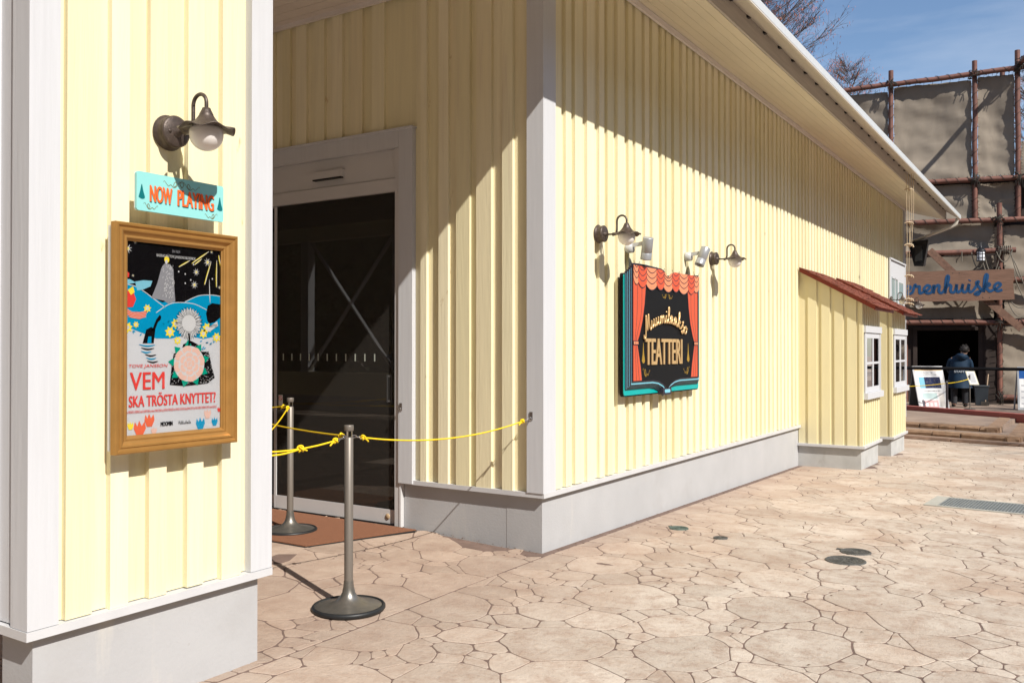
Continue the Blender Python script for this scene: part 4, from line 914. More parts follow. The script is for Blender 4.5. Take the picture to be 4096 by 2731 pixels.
for x in (6.775, 7.765):
    g = MB(); prism(g, SP, catmull([(x - .03, 1.345), (x - .012, 1.41), (x, 1.50), (x + .012, 1.41), (x + .03, 1.345), (x, 1.325), (x - .03, 1.345)], 4)[:-1], .1137, .1145); g.build('ornament', gl, t)

# ---------------------------------------------------------------- stanchions, ropes, hooks
def stanchion(x, y, z, lab):
    t = empty('stanchion', (x, y, z), lab, 'stanchion', 'steel rope stanchions at the entrance')
    MB().lathe((x, y, z), [(.183, .022), (.17, .026), (.12, .034), (.075, .050), (.05, .070), (.036, .095), (.029, .13), (.0265, .155), (.0255, .16)], seg=48).build('base', M['basemetal'], t)
    MB().lathe((x, y, z), [(.0, 0.0), (.196, .0), (.203, .008), (.203, .020), (.196, .028), (.186, .028), (.182, .020)], seg=48).build('rubber_rim', M['rubber'], t)
    MB().lathe((x, y, z), [(.0243, .155), (.0243, .948), (.021, .952), (0, .952)], seg=28).build('post', M['steel'], t)
    MB().lathe((x, y, z), [(0, .987), (.025, .987), (.0265, .989), (.0265, 1.016), (.025, 1.019), (0, 1.019)], seg=28).build('cap', M['steel'], t)
    for k in range(3): a = k * 2.094 + .6; MB().tube([(x + .017 * cos(a), y + .017 * sin(a), z + .95), (x + .017 * cos(a), y + .017 * sin(a), z + .99)], .0026, 6).build('rod', M['chrome'], t)
    return t
P1 = Vector((-3.432, 3.641, gz(-3.432, 3.641))); P2 = Vector((-5.09, 4.76, gz(-5.09, 4.76)))
s1 = stanchion(*P1, 'steel stanchion nearest the camera, standing between the pier and the plaza')
c2 = clean_copy(s1, P2, 'farther steel stanchion standing on the edge of the brown door mat', 'steel rope stanchions at the entrance')
def knot_mb(c, d, r=.011):
    m = MB(); d = Vector(d).normalized(); a = d.orthogonal().normalized(); b = d.cross(a); pts = []
    for k in range(41):
        t_ = 2 * pi * k / 40; rr_ = r * (.9 + .35 * cos(3 * t_)); pts.append(Vector(c) + (a * cos(2 * t_) + b * sin(2 * t_)) * rr_ + d * (r * .75 * sin(3 * t_)))
    m.tube(pts, .0048, 6); m.sphere(c, r * .75, 10, 8); return m
def sag(a, b, s, n=28): a, b = Vector(a), Vector(b); return [a.lerp(b, k / n) - Vector((0, 0, 4 * s * (k / n) * (1 - k / n))) for k in range(n + 1)]
def snap(m, a, b):   # snap hook links between a and b
    a, b = Vector(a), Vector(b); d = (b - a).normalized(); L = (b - a).length; u = d.orthogonal().normalized(); w = d.cross(u)
    def loop(c, l, r, ax): return [c + d * l * cos(2 * pi * k / 16) + ax * r * sin(2 * pi * k / 16) for k in range(17)]
    m.tube(loop(a + d * L * .2, L * .22, .009, u), .0022, 6, False); m.tube([a + d * L * .38, a + d * L * .66], .004, 8); m.tube(loop(b - d * L * .18, L * .2, .009, w), .0024, 6, False)
def rope(a, b, s, lab, ha=True, hb=True, r=.0048, extra=None):
    a, b = Vector(a), Vector(b); pts = sag(a, b, s); L = (b - a).length
    t = empty('rope', a, lab, 'rope', 'yellow barrier ropes')
    ia = next(i for i, p in enumerate(pts) if (p - a).length > .10); ib = max(i for i, p in enumerate(pts) if (p - b).length > .10)
    seg = (pts[ia:] if ha else pts); 
    pa = a + (pts[1] - a).normalized() * .085; pb = b + (pts[-2] - b).normalized() * .085
    line_ = ([pa] if ha else [a]) + pts[ia if ha else 1: ib + 1 if hb else -1] + ([pb] if hb else [b])
    MB().tube(line_, r, 8).build('cord', M['rope'], t)
    for on, end, p, q in ((ha, a, pa, pts[3]), (hb, b, pb, pts[-4])):
        if on:
            d = (q - end).normalized(); knot_mb(p, d).build('knot', M['rope'], t)
            m = MB(); snap(m, end, p); m.build('snap_hook', M['chrome'], t)
            MB().tube([p + d * .006, p + d * .03 + Vector((0, 0, -.010)), p + d * .042 + Vector((0, 0, -.018))], r, 8).build('cord_tail', M['rope'], t)
    if extra: extra(t, pts)
    return t
top1 = P1 + Vector((0, 0, .957)); top2 = P2 + Vector((0, 0, .957))
H1 = Vector((-3.296, YD - .03, .955))
rope(top1 + Vector((.008, .015, 0)), H1, .075, 'yellow rope from the near stanchion to the chrome hook on the white corner board')
def kn(t, pts):
    k = 13; d = pts[k + 1] - pts[k]; knot_mb(pts[k], d, .014).build('knot', M['rope'], t)
    q = [pts[k] + Vector((0, 0, -.004 * i * (1 - i / (26 - k)) * 1.6)) for i, _ in enumerate(range(k, 29))]
    MB().tube([pts[j] + Vector((0, 0, -.018 * sin(pi * (j - k) / (28 - k)))) for j in range(k, 29)], .0048, 8).build('cord', M['rope'], t)
    MB().tube([pts[k], pts[k] - d.normalized() * .03 - Vector((0, 0, .008)), pts[k] - d.normalized() * .045 - Vector((0, 0, .014))], .0048, 8).build('cord_tail', M['rope'], t)
HP = Vector((-3.44, 2.895, .95))
rope(top1 + Vector((-.004, -.016, -.002)), HP, .03, 'yellow rope with a doubled end from the near stanchion to the back of the pier', hb=False, extra=kn)
rope(top1 + Vector((-.016, 0, 0)), (-6.9, YD - .03, .975), .05, 'yellow rope running from the near stanchion behind the far stanchion to the left')
rope(top2 + Vector((.0, -.015, 0)), HP + Vector((-.03, 0, .0)), .06, 'yellow rope dropping steeply from the far stanchion towards the pier', hb=False)
rope(top2 + Vector((-.016, 0, 0)), (-7.2, YD - .03, .975), .05, 'short visible yellow rope leading left from the top of the far stanchion')
def hook(x, y, z, lab):
    t = empty('wall_hook', (x, y, z), lab, 'hook', 'chrome rope hooks on the white boards')
    MB().box((x - .012, y - .0, z - .028), (x + .012, y - .004, z + .028)).build('back_plate', flat('dark_steel', (.10, .08, .07), .3), t)
    pts = [(x + .010 * cos(a), y - .008 - .007 * (1 + sin(a)), z - .012 + 0 * a) for a in [k * 2 * pi / 14 for k in range(15)]]; MB().tube(pts, .003, 6).build('ring', M['chrome'], t)
    MB().tube([(x - .011, y - .012, z - .012), (x - .011, y - .02, z - .026), (x + .011, y - .02, z - .026), (x + .011, y - .012, z - .012)], .003, 6).build('latch', M['chrome'], t)
hook(-3.296, YD - .008, .972, 'chrome rope hook on the white corner board, a yellow rope clipped to it')
hook(-4.487, YD - .014, .995, 'unused chrome hook on the white door casing')
# hook for the pier ropes
t = empty('wall_hook', HP, 'rope hook on the hidden back edge of the pier', 'hook', 'chrome rope hooks on the white boards')
MB().box((HP.x - .03, PY1 - .0, HP.z - .03), (HP.x + .02, PY1 + .004, HP.z + .03)).build('back_plate', M['chrome'], t); MB().tube([(HP.x, PY1, HP.z), tuple(HP)], .004, 6).build('ring', M['chrome'], t)
# ---------------------------------------------------------------- door mat, covers, grate
t = empty('door_mat', (-5.2, 4.9, .05), 'flat rusty brown looped mat lying in front of the glass door', 'mat')
mx0, mx1, my0, my1 = -7.6, -4.40, 4.44, 5.33
g = MB(); z0 = .055
mv = [(mx0, my0), (-4.84, my0), (mx1 + .04, 5.12), (mx1 + .07, my1 - .06), (mx0, my1)]
mv = [(mx0, my0), (-4.60, my0), (-4.30, 5.30), (mx0, my1)]
z_ = lambda x, y: .0635
g.add([(x, y, z_(x, y) - .006) for x, y in mv] + [(x, y, z_(x, y) + .004) for x, y in mv], [(3, 2, 1, 0), (4, 5, 6, 7), (0, 1, 5, 4), (1, 2, 6, 5), (2, 3, 7, 6), (3, 0, 4, 7)]); g.build('pile', M['matcoir'], t)
g = MB(); e = .012
mb2 = [(x + (e if x > -5 else -e), y + (-e if y < 5 else 0)) for x, y in mv]
g.add([(x, y, z_(x, y) - .009) for x, y in mb2] + [(x, y, z_(x, y) - .002) for x, y in mb2], [(3, 2, 1, 0), (4, 5, 6, 7), (0, 1, 5, 4), (1, 2, 6, 5), (2, 3, 7, 6), (3, 0, 4, 7)]); g.build('rubber_backing', M['rubber'], t)
def cover(x, y, r, m, lab, tab=True, sector=False):
    z = gz(x, y) + .006; t = empty('manhole_cover', (x, y, z), lab, 'manhole cover', 'small round iron covers in the paving')
    MB().lathe((x, y, z), [(r, -.02), (r, .001), (r * .96, .004), (r * .90, .004), (r * .88, .001), (0, .001)], seg=36).build('cover_ring', m, t)
    g = MB()
    for q in (.78, .60, .42): g.lathe((x, y, z), [(r * q, .001), (r * q, .003), (r * (q - .06), .003), (r * (q - .06), .001)], seg=30, smooth=False)
    for k in range(6 if sector else 4): a = k * pi / (3 if sector else 2) + .4; g.beam((x + r * .15 * cos(a), y + r * .15 * sin(a), z + .002), (x + r * .85 * cos(a), y + r * .85 * sin(a), z + .002), r * .05, .003)
    g.build('raised_pattern', m, t)
    if tab: MB().box((x - r * 1.28, y + r * .15, z - .01), (x - r * .9, y + r * .45, z + .003)).build('hinge_tab', m, t)
cover(-2.80, 6.85, .078, M['manholegreen'], 'greenish round cover with a tab nearest the wall plinth')
cover(-2.38, 6.66, .055, M['manhole'], 'smallest dark round cover right of the greenish one', False)
cover(-1.40, 6.74, .108, M['manhole'], 'dark round cover with a tab just behind the largest one')
cover(-1.395, 6.40, .135, M['manhole'], 'largest dark round cover with radial pattern in the open plaza', False, True)
t = empty('drain_grate', (-.75, 9.7, gz(0, 9.7)), 'grey steel drain grate in a concrete kerb at the right side of the plaza', 'drain grate')
A = Vector((-1.325, 9.405, 0)); E1 = Vector((.9965, -.0843, 0)); E2 = Vector((.05, 1, 0)).normalized()
def G(u, v, z): p = A + E1 * u + E2 * v; return (p.x, p.y, gz(p.x, p.y) + z)
def gbox(m, u0, u1, v0, v1, z0, z1): m.add([G(u, v, z) for z in (z0, z1) for u, v in ((u0, v0), (u1, v0), (u1, v1), (u0, v1))], [(0, 3, 2, 1), (4, 5, 6, 7), (0, 1, 5, 4), (1, 2, 6, 5), (2, 3, 7, 6), (3, 0, 4, 7)])
W_, D_ = 1.25, .70; u0, u1, v0, v1 = .115, 1.00, .045, .655
for a in ((0, u0, 0, D_), (u1, W_, 0, D_), (u0, u1, 0, v0), (u0, u1, v1, D_)): m = MB(); gbox(m, *a, -.03, .010); m.build('kerb', M['slab'], t)
m = MB(); gbox(m, u0, u1, v0, v1, -.004, .0035); m.build('drain_pit', M['void'], t)
for k in range(32): a = u0 + .008 + k * (u1 - u0 - .022) / 31; m = MB(); gbox(m, a, a + .007, v0 + .006, v1 - .006, .004, .0105); m.build('bearing_bar', M['grate'], t)
for k in range(9): b = v0 + .01 + k * (v1 - v0 - .05) / 8; m = MB(); gbox(m, u0 + .006, u1 - .006, b, b + .024, .004, .0095); m.build('cross_bar', M['grate'], t)

# ---------------------------------------------------------------- hanging ropes and loudspeaker at the far corner
t = empty('knotted_ropes', (-2.40, 16.6, 4.1), 'bundle of thin cream ropes with knots hanging from the far eave', 'rope')
bx, by = -2.42, 15.5
for k, (dx, dy, zt, zb) in enumerate(((0, 0, 4.28, 2.20), (.03, .05, 4.28, 2.22), (.075, .02, 4.28, 3.14), (.10, .06, 4.28, 3.16))):
    MB().tube([(bx + dx, by + dy, zt), (bx + dx * .9 + .01, by + dy, (zt + zb) / 2), (bx + dx * .7, by + dy, zb)], .0045, 6).build('cord', M['cream_rope'], t)
for z, r in ((4.02, .020), (3.48, .018), (3.12, .030), (2.62, .024), (2.24, .024), (2.17, .02)):
    m = knot_mb((bx + .05, by + .03, z), (0, .3, 1), r); m.tube([(bx - .03, by, z - .005), (bx + .02, by, z + r * .6), (bx + .09, by + .03, z), (bx + .1, by + .03, z - r * 1.3)], r * .42, 8); m.build('knot', M['cream_rope'], t)
t = empty('loudspeaker', (-3.0, 20.0, 3.3), 'black wedge shaped loudspeaker under the far end of the eave', 'speaker')
m = MB(); m.add([(-3.17, 20.5, 3.72), (-2.76, 20.42, 3.74), (-2.86, 20.42, 3.18), (-3.05, 20.5, 3.20), (-3.17, 20.9, 3.72), (-2.80, 20.85, 3.74), (-2.88, 20.85, 3.22), (-3.05, 20.9, 3.24)], [(3, 2, 1, 0), (4, 5, 6, 7), (0, 1, 5, 4), (1, 2, 6, 5), (2, 3, 7, 6), (3, 0, 4, 7)][:]); m.build('cabinet', M['black'], t)
MB().beam((-3.22, 20.7, 3.5), (-3.0, 20.7, 3.5), .04, .04).build('bracket', M['black'], t)
MB().box((-3.02, 20.40, 3.3), (-2.88, 20.44, 3.62)).build('grille', M['rubber'], t)

# ---------------------------------------------------------------- steps and terrace beyond
UX, UY = .964, -.267
def on(x, y, a): return (x + UX * a, y + UY * a)
ts = bpy.data.objects.new('steps', None); COL.objects.link(ts); WO['steps'] = Vector((0, 0, 0)); ts['kind'] = 'structure'; ts['label'] = 'three low stone edged steps up to the terrace'
def stair(x0, y0, aL, aR, back, z0, z1, nm, bricks, right=True):
    # front line from on(aL) to on(aR), right side runs along +y for `back`
    a = on(x0, y0, aL); b = on(x0, y0, aR); c = (b[0] + .05 * back, b[1] + back); d = (a[0], a[1] + back + 1)
    m = MB(); m.add([(p[0], p[1] + .04, -.6) for p in (a, b, c, d)] + [(p[0] - (.03 if i in (1, 2) else 0), p[1] + .04, z1 - .008) for i, p in enumerate((a, b, c, d))], [(3, 2, 1, 0), (4, 5, 6, 7), (0, 1, 5, 4), (1, 2, 6, 5), (2, 3, 7, 6), (3, 0, 4, 7)])
    m.build('tread', M['deck'], ts)
    rr = random.Random(int(z1 * 1000) + 5); s = aL
    while s < aR - .05:
        L = rr.uniform(.28, .75) if bricks else 1.1; e = min(aR, s + L); p, q = on(x0, y0, s + .012), on(x0, y0, e - .012)
        m = MB(); n = (-UY * 1, UX * 1); dep = .22 + rr.uniform(-.02, .02); o = rr.uniform(-.008, .008); j = lambda: rr.uniform(-.014, .014)
        vs = [(p[0] - n[0] * o, p[1] - n[1] * o, z0 - .03), (q[0], q[1], z0 - .03), (q[0] + n[0] * dep, q[1] + n[1] * dep, z0 - .03), (p[0] + n[0] * dep, p[1] + n[1] * dep, z0 - .03)]
        md = (z0 + z1) / 2
        vs += [(p[0] - n[0] * (.012 + o) + j(), p[1] - n[1] * .012, md + j()), (q[0] - n[0] * .012 + j(), q[1] - n[1] * .012, md + j()), (q[0] + n[0] * dep, q[1] + n[1] * dep, md), (p[0] + n[0] * dep, p[1] + n[1] * dep, md)]
        vs += [(p[0] + n[0] * .01, p[1] + n[1] * .01, z1 + j() * .3), (q[0] + n[0] * .01, q[1] + n[1] * .01, z1 + j() * .3), (q[0] + n[0] * dep, q[1] + n[1] * dep, z1), (p[0] + n[0] * dep, p[1] + n[1] * dep, z1)]
        m.add(vs, [(0, 1, 5, 4), (1, 2, 6, 5), (2, 3, 7, 6), (3, 0, 4, 7), (4, 5, 9, 8), (5, 6, 10, 9), (6, 7, 11, 10), (7, 4, 8, 11), (8, 9, 10, 11)]); m.build('stone', M['brick'] if bricks else M['lowstep'], ts); s = e
    if right:
        s = .0
        while s < back:
            e = min(back, s + rr.uniform(.3, .6)); m = MB(); b0 = on(x0, y0, aR)
            m.box((b0[0] - .2, b0[1] + s + .008, z0 - .03), (b0[0] + .0 + rr.uniform(.0, .02), b0[1] + e - .008, z1)); m.build('stone', M['brick'], ts); s = e
def at_px(px, py, z):
    rt = Vector((cos(YAW), sin(YAW), 0)); up = rt.cross(fwd); d = fwd + rt * (px - 2048) / FPX + up * (1365.5 - py) / FPX; k = (z - CAMH) / d.z; return d * k
s3 = at_px(3625, 1753, -.215); s2 = at_px(3625, 1734, -.168); s1_ = at_px(3625, 1705, -.085)
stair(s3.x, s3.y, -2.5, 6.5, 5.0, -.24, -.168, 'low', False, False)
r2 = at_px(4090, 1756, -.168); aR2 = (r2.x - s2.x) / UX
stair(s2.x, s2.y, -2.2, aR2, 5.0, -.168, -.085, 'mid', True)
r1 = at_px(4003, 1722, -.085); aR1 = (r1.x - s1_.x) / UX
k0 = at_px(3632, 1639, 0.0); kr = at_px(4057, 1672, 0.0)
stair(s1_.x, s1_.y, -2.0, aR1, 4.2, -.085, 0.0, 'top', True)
MB().add([], [])
# terrace behind the kerb, red kerb
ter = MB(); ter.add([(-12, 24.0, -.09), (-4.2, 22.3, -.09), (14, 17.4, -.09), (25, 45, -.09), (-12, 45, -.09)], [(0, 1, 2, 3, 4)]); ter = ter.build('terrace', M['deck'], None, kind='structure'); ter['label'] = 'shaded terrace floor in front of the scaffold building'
kd = (Vector((kr.x, kr.y, 0)) - Vector((k0.x, k0.y, 0))).normalized()
m = MB(); a = Vector((k0.x, k0.y, 0)) - kd * 2.2; b = Vector((kr.x, kr.y, 0)) + kd * 6; nn = Vector((-kd.y, kd.x, 0))
m.add([tuple(p + Vector((0, 0, z))) for z in (-.3, .092) for p in (a, b, b + nn * .22, a + nn * .22)], [(0, 3, 2, 1), (4, 5, 6, 7), (0, 1, 5, 4), (1, 2, 6, 5), (2, 3, 7, 6), (3, 0, 4, 7)]); kb = m.build('kerb', M['redkerb'], None, kind='structure'); kb['label'] = 'dull red kerb along the terrace edge'

# ---------------------------------------------------------------- scaffold building with canvas
FPT = Vector((-2.73, 28.0, 0)); FU = Vector((.98, .198, 0)).normalized(); FN = Vector((.198, -.98, 0)).normalized()
FP = Plane(FPT, FU, (0, 0, 1), FN)
SB = empty('scaffold_building', (-2.73, 28.0, -.1), 'tall canvas hung scaffold of rust brown poles with a dark doorway', 'building')
def pole(p, q, r=.068, lab=None):
    a, b = Vector(FP(*p)), Vector(FP(*q)); n = 6; pts = [a.lerp(b, k / n) for k in range(n + 1)]
    for k in range(1, n): pts[k] += Vector((rb.uniform(-.012, .012), 0, rb.uniform(-.012, .012)))
    return MB().tube(pts, r, 14).build('pole', M['pole'], SB)
def wrap(p, q, r=.072, step=.33, tw=.007):
    a, b = Vector(FP(*p)), Vector(FP(*q)); L = (b - a).length; d = (b - a).normalized(); u = d.orthogonal().normalized(); w = d.cross(u); pts = []
    n = max(6, int(L / step * 8))
    for k in range(n + 1): t_ = k / n; an = t_ * L / step * 2 * pi; pts.append(a.lerp(b, t_) + (u * cos(an) + w * sin(an)) * (r + .004))
    MB().tube(pts, tw, 5).build('lashing_cord', M['twine'], SB)
V = [((-2.02, -.1, 0), (-2.02, 9.52, 0)), ((.15, 5.0, 0), (.15, 9.55, 0)), ((1.21, 5.0, 0), (1.21, 9.72, 0)), ((.71, .0, .3), (.71, 5.46, .3)), ((1.0, 8, -1.2), (1.0, 9.55, -1.2)), ((-4.4, -.1, 0), (-4.4, 9.4, 0)), ((3.4, 0, 0), (3.4, 9.6, 0)), ((-1.66, -.1, .05), (-1.66, 2.2, .05))]
for a, b in V: pole(a, b)
for a, b in V[:4]: wrap((a[0], a[1] + .1, a[2]), (b[0], b[1] - .7, b[2]))
Hh = [((-4.6, 8.98, .1), (-2.0, 9.12, .1)), ((-2.0, 9.08, .12), (1.3, 9.20, .12)), ((-4.6, 6.2, .1), (3.4, 6.17, .1)), ((-4.6, 5.08, .25), (3.4, 4.97, .25)), ((-2.5, 4.13, .42), (1.09, 4.14, .42)), ((1.0, 3.33, .35), (3.4, 3.35, .35)), ((-2.5, 2.19, .38), (3.4, 2.17, .38)), ((.68, .12, .42), (1.1, .10, .42)), ((1.21, 9.30, -.2), (1.5, 9.3, 2.6)), ((1.3, 9.2, .12), (3.4, 9.3, .1))]
for i, (a, b) in enumerate(Hh): pole(a, b, .072 if i < 8 else .066)
for i in (0, 1, 2, 3, 6): wrap(Hh[i][0], Hh[i][1], .077, .28)
def lash(x, z, d):
    m = MB()
    for k in range(7):
        a = rb.uniform(0, pi); c = Vector(FP(x + rb.uniform(-.05, .05), z + rb.uniform(-.05, .05), d)); ax = (FU * cos(a) + Vector((0, 0, 1)) * sin(a)); bx_ = FN
        m.tube([c + ax * .15 * cos(q * pi / 6) + bx_ * .15 * sin(q * pi / 6) for q in range(13)], .012, 5)
    for k in range(4): c = Vector(FP(x + rb.uniform(-.12, .12), z - .08, d + .12)); m.tube([c, c + Vector((rb.uniform(-.05, .05), 0, -rb.uniform(.1, .25)))], .008, 4)
    m.build('rope_lashing', M['twine'], SB)
for x, z, d in ((-2.02, 9.10, .1), (.15, 9.14, .1), (1.21, 9.20, .1), (.15, 6.18, .1), (1.21, 6.17, .1), (.71, 5.0, .3), (.71, 4.14, .4), (.71, 2.18, .4), (.71, .1, .4), (1.3, 9.35, .3)): lash(x, z, d)
def canvas(x0, x1, z0, z1, d, seed, nm='canvas_sheet'):
    nx, nz = 26, 26; m = MB(); vs = []
    for j in range(nz + 1):
        for i in range(nx + 1):
            u, v = i / nx, j / nz; x = x0 + (x1 - x0) * u; z = z0 + (z1 - z0) * v
            # scalloped pull between ties at the edges
            ex = .018 * (1 - abs(sin(u * pi * 5))) if j in (0, nz) else 0; ez = .018 * (1 - abs(sin(v * pi * 6))) if i in (0, nx) else 0
            b = sin(pi * u) * sin(pi * v)
            off = -.03 - .12 * b + .06 * noise.noise(Vector((x * 1.5, z * 1.1, seed))) * (b + .25) + .022 * noise.noise(Vector((x * 5 + z * 2, z * 4 - x, seed + 3))) + .05 * noise.noise(Vector((x * 1.0 + z * 3, seed, z * .7)))
            vs.append(FP(x + (ez if i == 0 else -ez), z + (ex if j == 0 else -ex), d + off))
    w = nx + 1
    m.add(vs, [(j * w + i, j * w + i + 1, (j + 1) * w + i + 1, (j + 1) * w + i) for j in range(nz) for i in range(nx)], True)
    c = m.build(nm, M['canvas'], SB); 
    k = MB()
    for q in range(11):
        zz = z0 + (z1 - z0) * (q + .5) / 11
        for xx, sg in ((x0, -1), (x1, 1)): k.tube([FP(xx - sg * .05, zz, d), FP(xx + sg * .07, zz + .02, d + .03)], .006, 4)
    for q in range(9):
        xx = x0 + (x1 - x0) * (q + .5) / 9
        for zz, sg in ((z0, -1), (z1, 1)): k.tube([FP(xx, zz - sg * .05, d), FP(xx + .02, zz + sg * .07, d + .03)], .006, 4)
    k.build('tie_cord', M['twine'], SB, kind='stuff')
canvas(-4.30, -2.09, 6.26, 8.93, 0, 1); canvas(-1.95, .08, 6.26, 9.03, 0, 2); canvas(.22, 1.14, 6.26, 9.08, 0, 3); canvas(1.29, 3.2, 6.28, 7.2, 0, 9)
canvas(-4.28, .08, 5.10, 6.10, 0, 4); canvas(.22, 1.14, 5.08, 6.08, 0, 5)
canvas(-4.28, .62, 4.16, 5.0, .12, 6); canvas(-4.28, .60, 2.28, 4.05, .12, 7); canvas(.85, 3.3, 3.42, 4.86, .12, 8); canvas(.85, 3.3, 2.28, 3.25, .12, 10)
canvas(.80, 2.6, .15, 2.05, .15, 11)
# doorway
m = MB()
for a, b, c, e in ((-4.6, -1.36, -.1, 2.1), (.22, .66, -.1, 2.1), (-1.36, .22, 1.98, 2.1)): prism(m, FP, [(a, c), (b, c), (b, e), (a, e)], -.05, .02)
m.build('door_surround', M['darkwall'], SB)
m = MB(); prism(m, FP, [(-1.46, -.1), (-1.35, -.1), (-1.35, 2.06), (-1.46, 2.06)], .021, .06); prism(m, FP, [(.21, -.1), (.32, -.1), (.32, 2.06), (.21, 2.06)], .021, .06); prism(m, FP, [(-1.35, 1.96), (.21, 1.96), (.21, 2.06), (-1.35, 2.06)], .021, .06); m.build('door_frame', M['darkwall'], SB)
m = MB(); prism(m, FP, [(-1.8, -.1), (.7, -.1), (.7, 2.6), (-1.8, 2.6)], -3.05, -3.0)
for x in (-1.8, .7): prism(m, FP, [(x, -.1), (x + .05, -.1), (x + .05, 2.6), (x, 2.6)], -3.0, -.06)
prism(m, FP, [(-1.8, 2.2), (.75, 2.2), (.75, 2.25), (-1.8, 2.25)], -3.0, -.06); m.build('passage', M['void'], SB)
m = MB(); prism(m, FP, [(-4.6, 2.1), (3.4, 2.1), (3.4, 6.3), (-4.6, 6.3)], -.6, -.55); m.build('back_wall', M['darkwall'], SB)
m = MB(); prism(m, FP, [(.66, -.1), (3.4, -.1), (3.4, 2.1), (.66, 2.1)], -.1, -.06); m.build('back_wall', M['darkwall'], SB)
# plank sign
t = empty('plank_sign', FP(-.3, 3.2, .7), 'wide brown plank sign with blue brush lettering', 'sign')
rr = random.Random(2); bot = [(-2.3 + k * .2, 2.76 + .012 * rr.uniform(-1, 1)) for k in range(17)]; top = [(1.02 + .03 * rr.uniform(-1, 1), 2.78 + .82 * k / 7) for k in range(8)] + [(.9 - k * .2, 3.60 + .012 * rr.uniform(-1, 1)) for k in range(17)]
m = MB(); prism(m, FP, bot + top, .62, .67); m.build('plank_board', M['plank'], t)
st_, wd = cursive('erenhuiske', 8); m = MB()
for s_ in st_: ribbon(m, FP, [(-1.73 + 2.46 * a / wd, 2.98 + b * .225 + .03 * a / wd) for a, b in s_], .072, .6705, .677)
m.build('lettering', M['blueink'], t)
for x, z in ((-.48, 3.53), (-.32, 3.53), (.26, 2.84), (.42, 2.84)): MB().lathe(FP(x, z, .67), [(0, .006), (.012, .004), (.014, 0)], FN, 8).build('bolt', M['black'], t)
for a, b, lab in (((-1.06, 4.2, .56), (-.42, 3.5, .56), 'upper'), ((.24, 2.9, .56), (1.20, 1.98, .56), 'lower')):
    MB().beam(FP(*a), FP(*b), .05, .19, FN.cross(Vector(FP(*b)) - Vector(FP(*a)))).build('brace_plank', M['plank2'], t)
# lantern
t = empty('hanging_lantern', FP(.22, 4.1, .6), 'small caged lantern with white glass hung from the horizontal pole', 'lantern')
lx, lz, ld = .22, 4.02, .6; c = Vector(FP(lx, lz, ld))
MB().lathe(c, [(.09, -.17), (.095, -.16), (.095, .10), (.085, .11)], seg=16).build('lantern_glass', flat('opal_glass', (.75, .76, .78), .3), t)
m = MB()
for k in range(6): a = k * pi / 3; m.tube([c + Vector((.103 * cos(a), .103 * sin(a), -.17)), c + Vector((.103 * cos(a), .103 * sin(a), .11))], .007, 5)
for z in (-.17, -.08, .02, .10): m.tube([c + Vector((.103 * cos(q * pi / 8), .103 * sin(q * pi / 8), z)) for q in range(17)], .007, 5)
m.build('cage', M['black'], t)
MB().lathe(c, [(.13, .10), (.11, .14), (.06, .18), (.03, .20), (.03, .23), (.012, .25), (.012, .34), (0, .35)], seg=16).build('lantern_cap', M['black'], t)
# cables
t = empty('loose_cables', FP(.8, 4, .6), 'grey cables looped around the pole beside the lantern', 'cable')
for a, b, s in (((.3, 4.1, .55), (.71, 4.14, .55), .62), ((.6, 4.1, .58), (1.0, 4.15, .55), .32), ((.0, 4.1, .5), (.3, 3.9, .6), .35), ((.25, 3.9, .6), (.68, 3.7, .5), .45), ((.9, 4.1, .55), (1.35, 2.9, .5), -.1), ((.95, 4.1, .55), (1.25, 3.3, .5), .2), ((.9, 2.8, .6), (1.5, 2.9, .5), .3), ((.85, 2.8, .6), (1.5, 2.8, .5), .5), ((1.05, 3.4, .5), (1.5, 2.6, .5), .2)):
    MB().tube(sag(FP(*a), FP(*b), s, 16), .014, 6).build('cable_loop', M['cable'], t)
m = MB()
for k in range(6): c = Vector(FP(.74 + k * .045, 4.14, .42)); m.tube([c + FN * .12 * cos(q * pi / 6) + Vector((0, 0, .12 * sin(q * pi / 6))) for q in range(13)], .012, 5)
m.build('cable_coil', M['cable'], t)
MB().tube([FP(-.24, 4.14, .53), FP(-.24, 3.86, .55)], .012, 6).build('cable_end', M['cable'], t)
# ---------------------------------------------------------------- items in front of the doorway
def ray(px, py, depth): 
    rt = Vector((cos(YAW), sin(YAW), 0)); up = rt.cross(fwd); return Vector((0, 0, CAMH)) + (fwd + rt * (px - 2048) / FPX + up * (1365.5 - py) / FPX) * depth
ZT = -.08
# A-frame board
ab = ray(3732, 1640, 22.3); ab.z = ZT
AU = Vector((.80, .60, 0)).normalized(); AN = Vector((.60, -.80, 0)).normalized()
AF = Plane(ab, AU, Vector((.0, .0, 1)), FN)
t = empty('a_frame_board', ab, 'white A frame notice board with a night photo, left of the person', 'sign board', 'A frame notice boards on the terrace')
H_, Wb = 1.10, .78; tilt = .16
lean = Plane(ab + Vector(AF(.02, 0, .22)) - ab, (AU + Vector((0, 0, 0))).normalized(), (Vector((0, 0, 1)) - AN * tilt - AU * .10).normalized(), (AN + Vector((0, 0, tilt))).normalized())
m = MB(); prism(m, lean, [(-Wb / 2, 0), (Wb / 2, 0), (Wb / 2, H_), (-Wb / 2, H_)], 0, .03); m.build('board_frame', M['whiteclean'], t)
m = MB(); prism(m, lean, [(-Wb / 2 + .04, .03), (Wb / 2 - .04, .03), (Wb / 2 - .04, H_ - .04), (-Wb / 2 + .04, H_ - .04)], .0301, .033); m.build('notice_sheet', M['paper'], t)
def patch(u0, v0, u1, v1, col, nm, d=.034, pl=lean): m = MB(); prism(m, pl, [(u0, v0), (u1, v0), (u1, v1), (u0, v1)], .0331, d); return m.build('printed_panel', flat(nm, col), t)
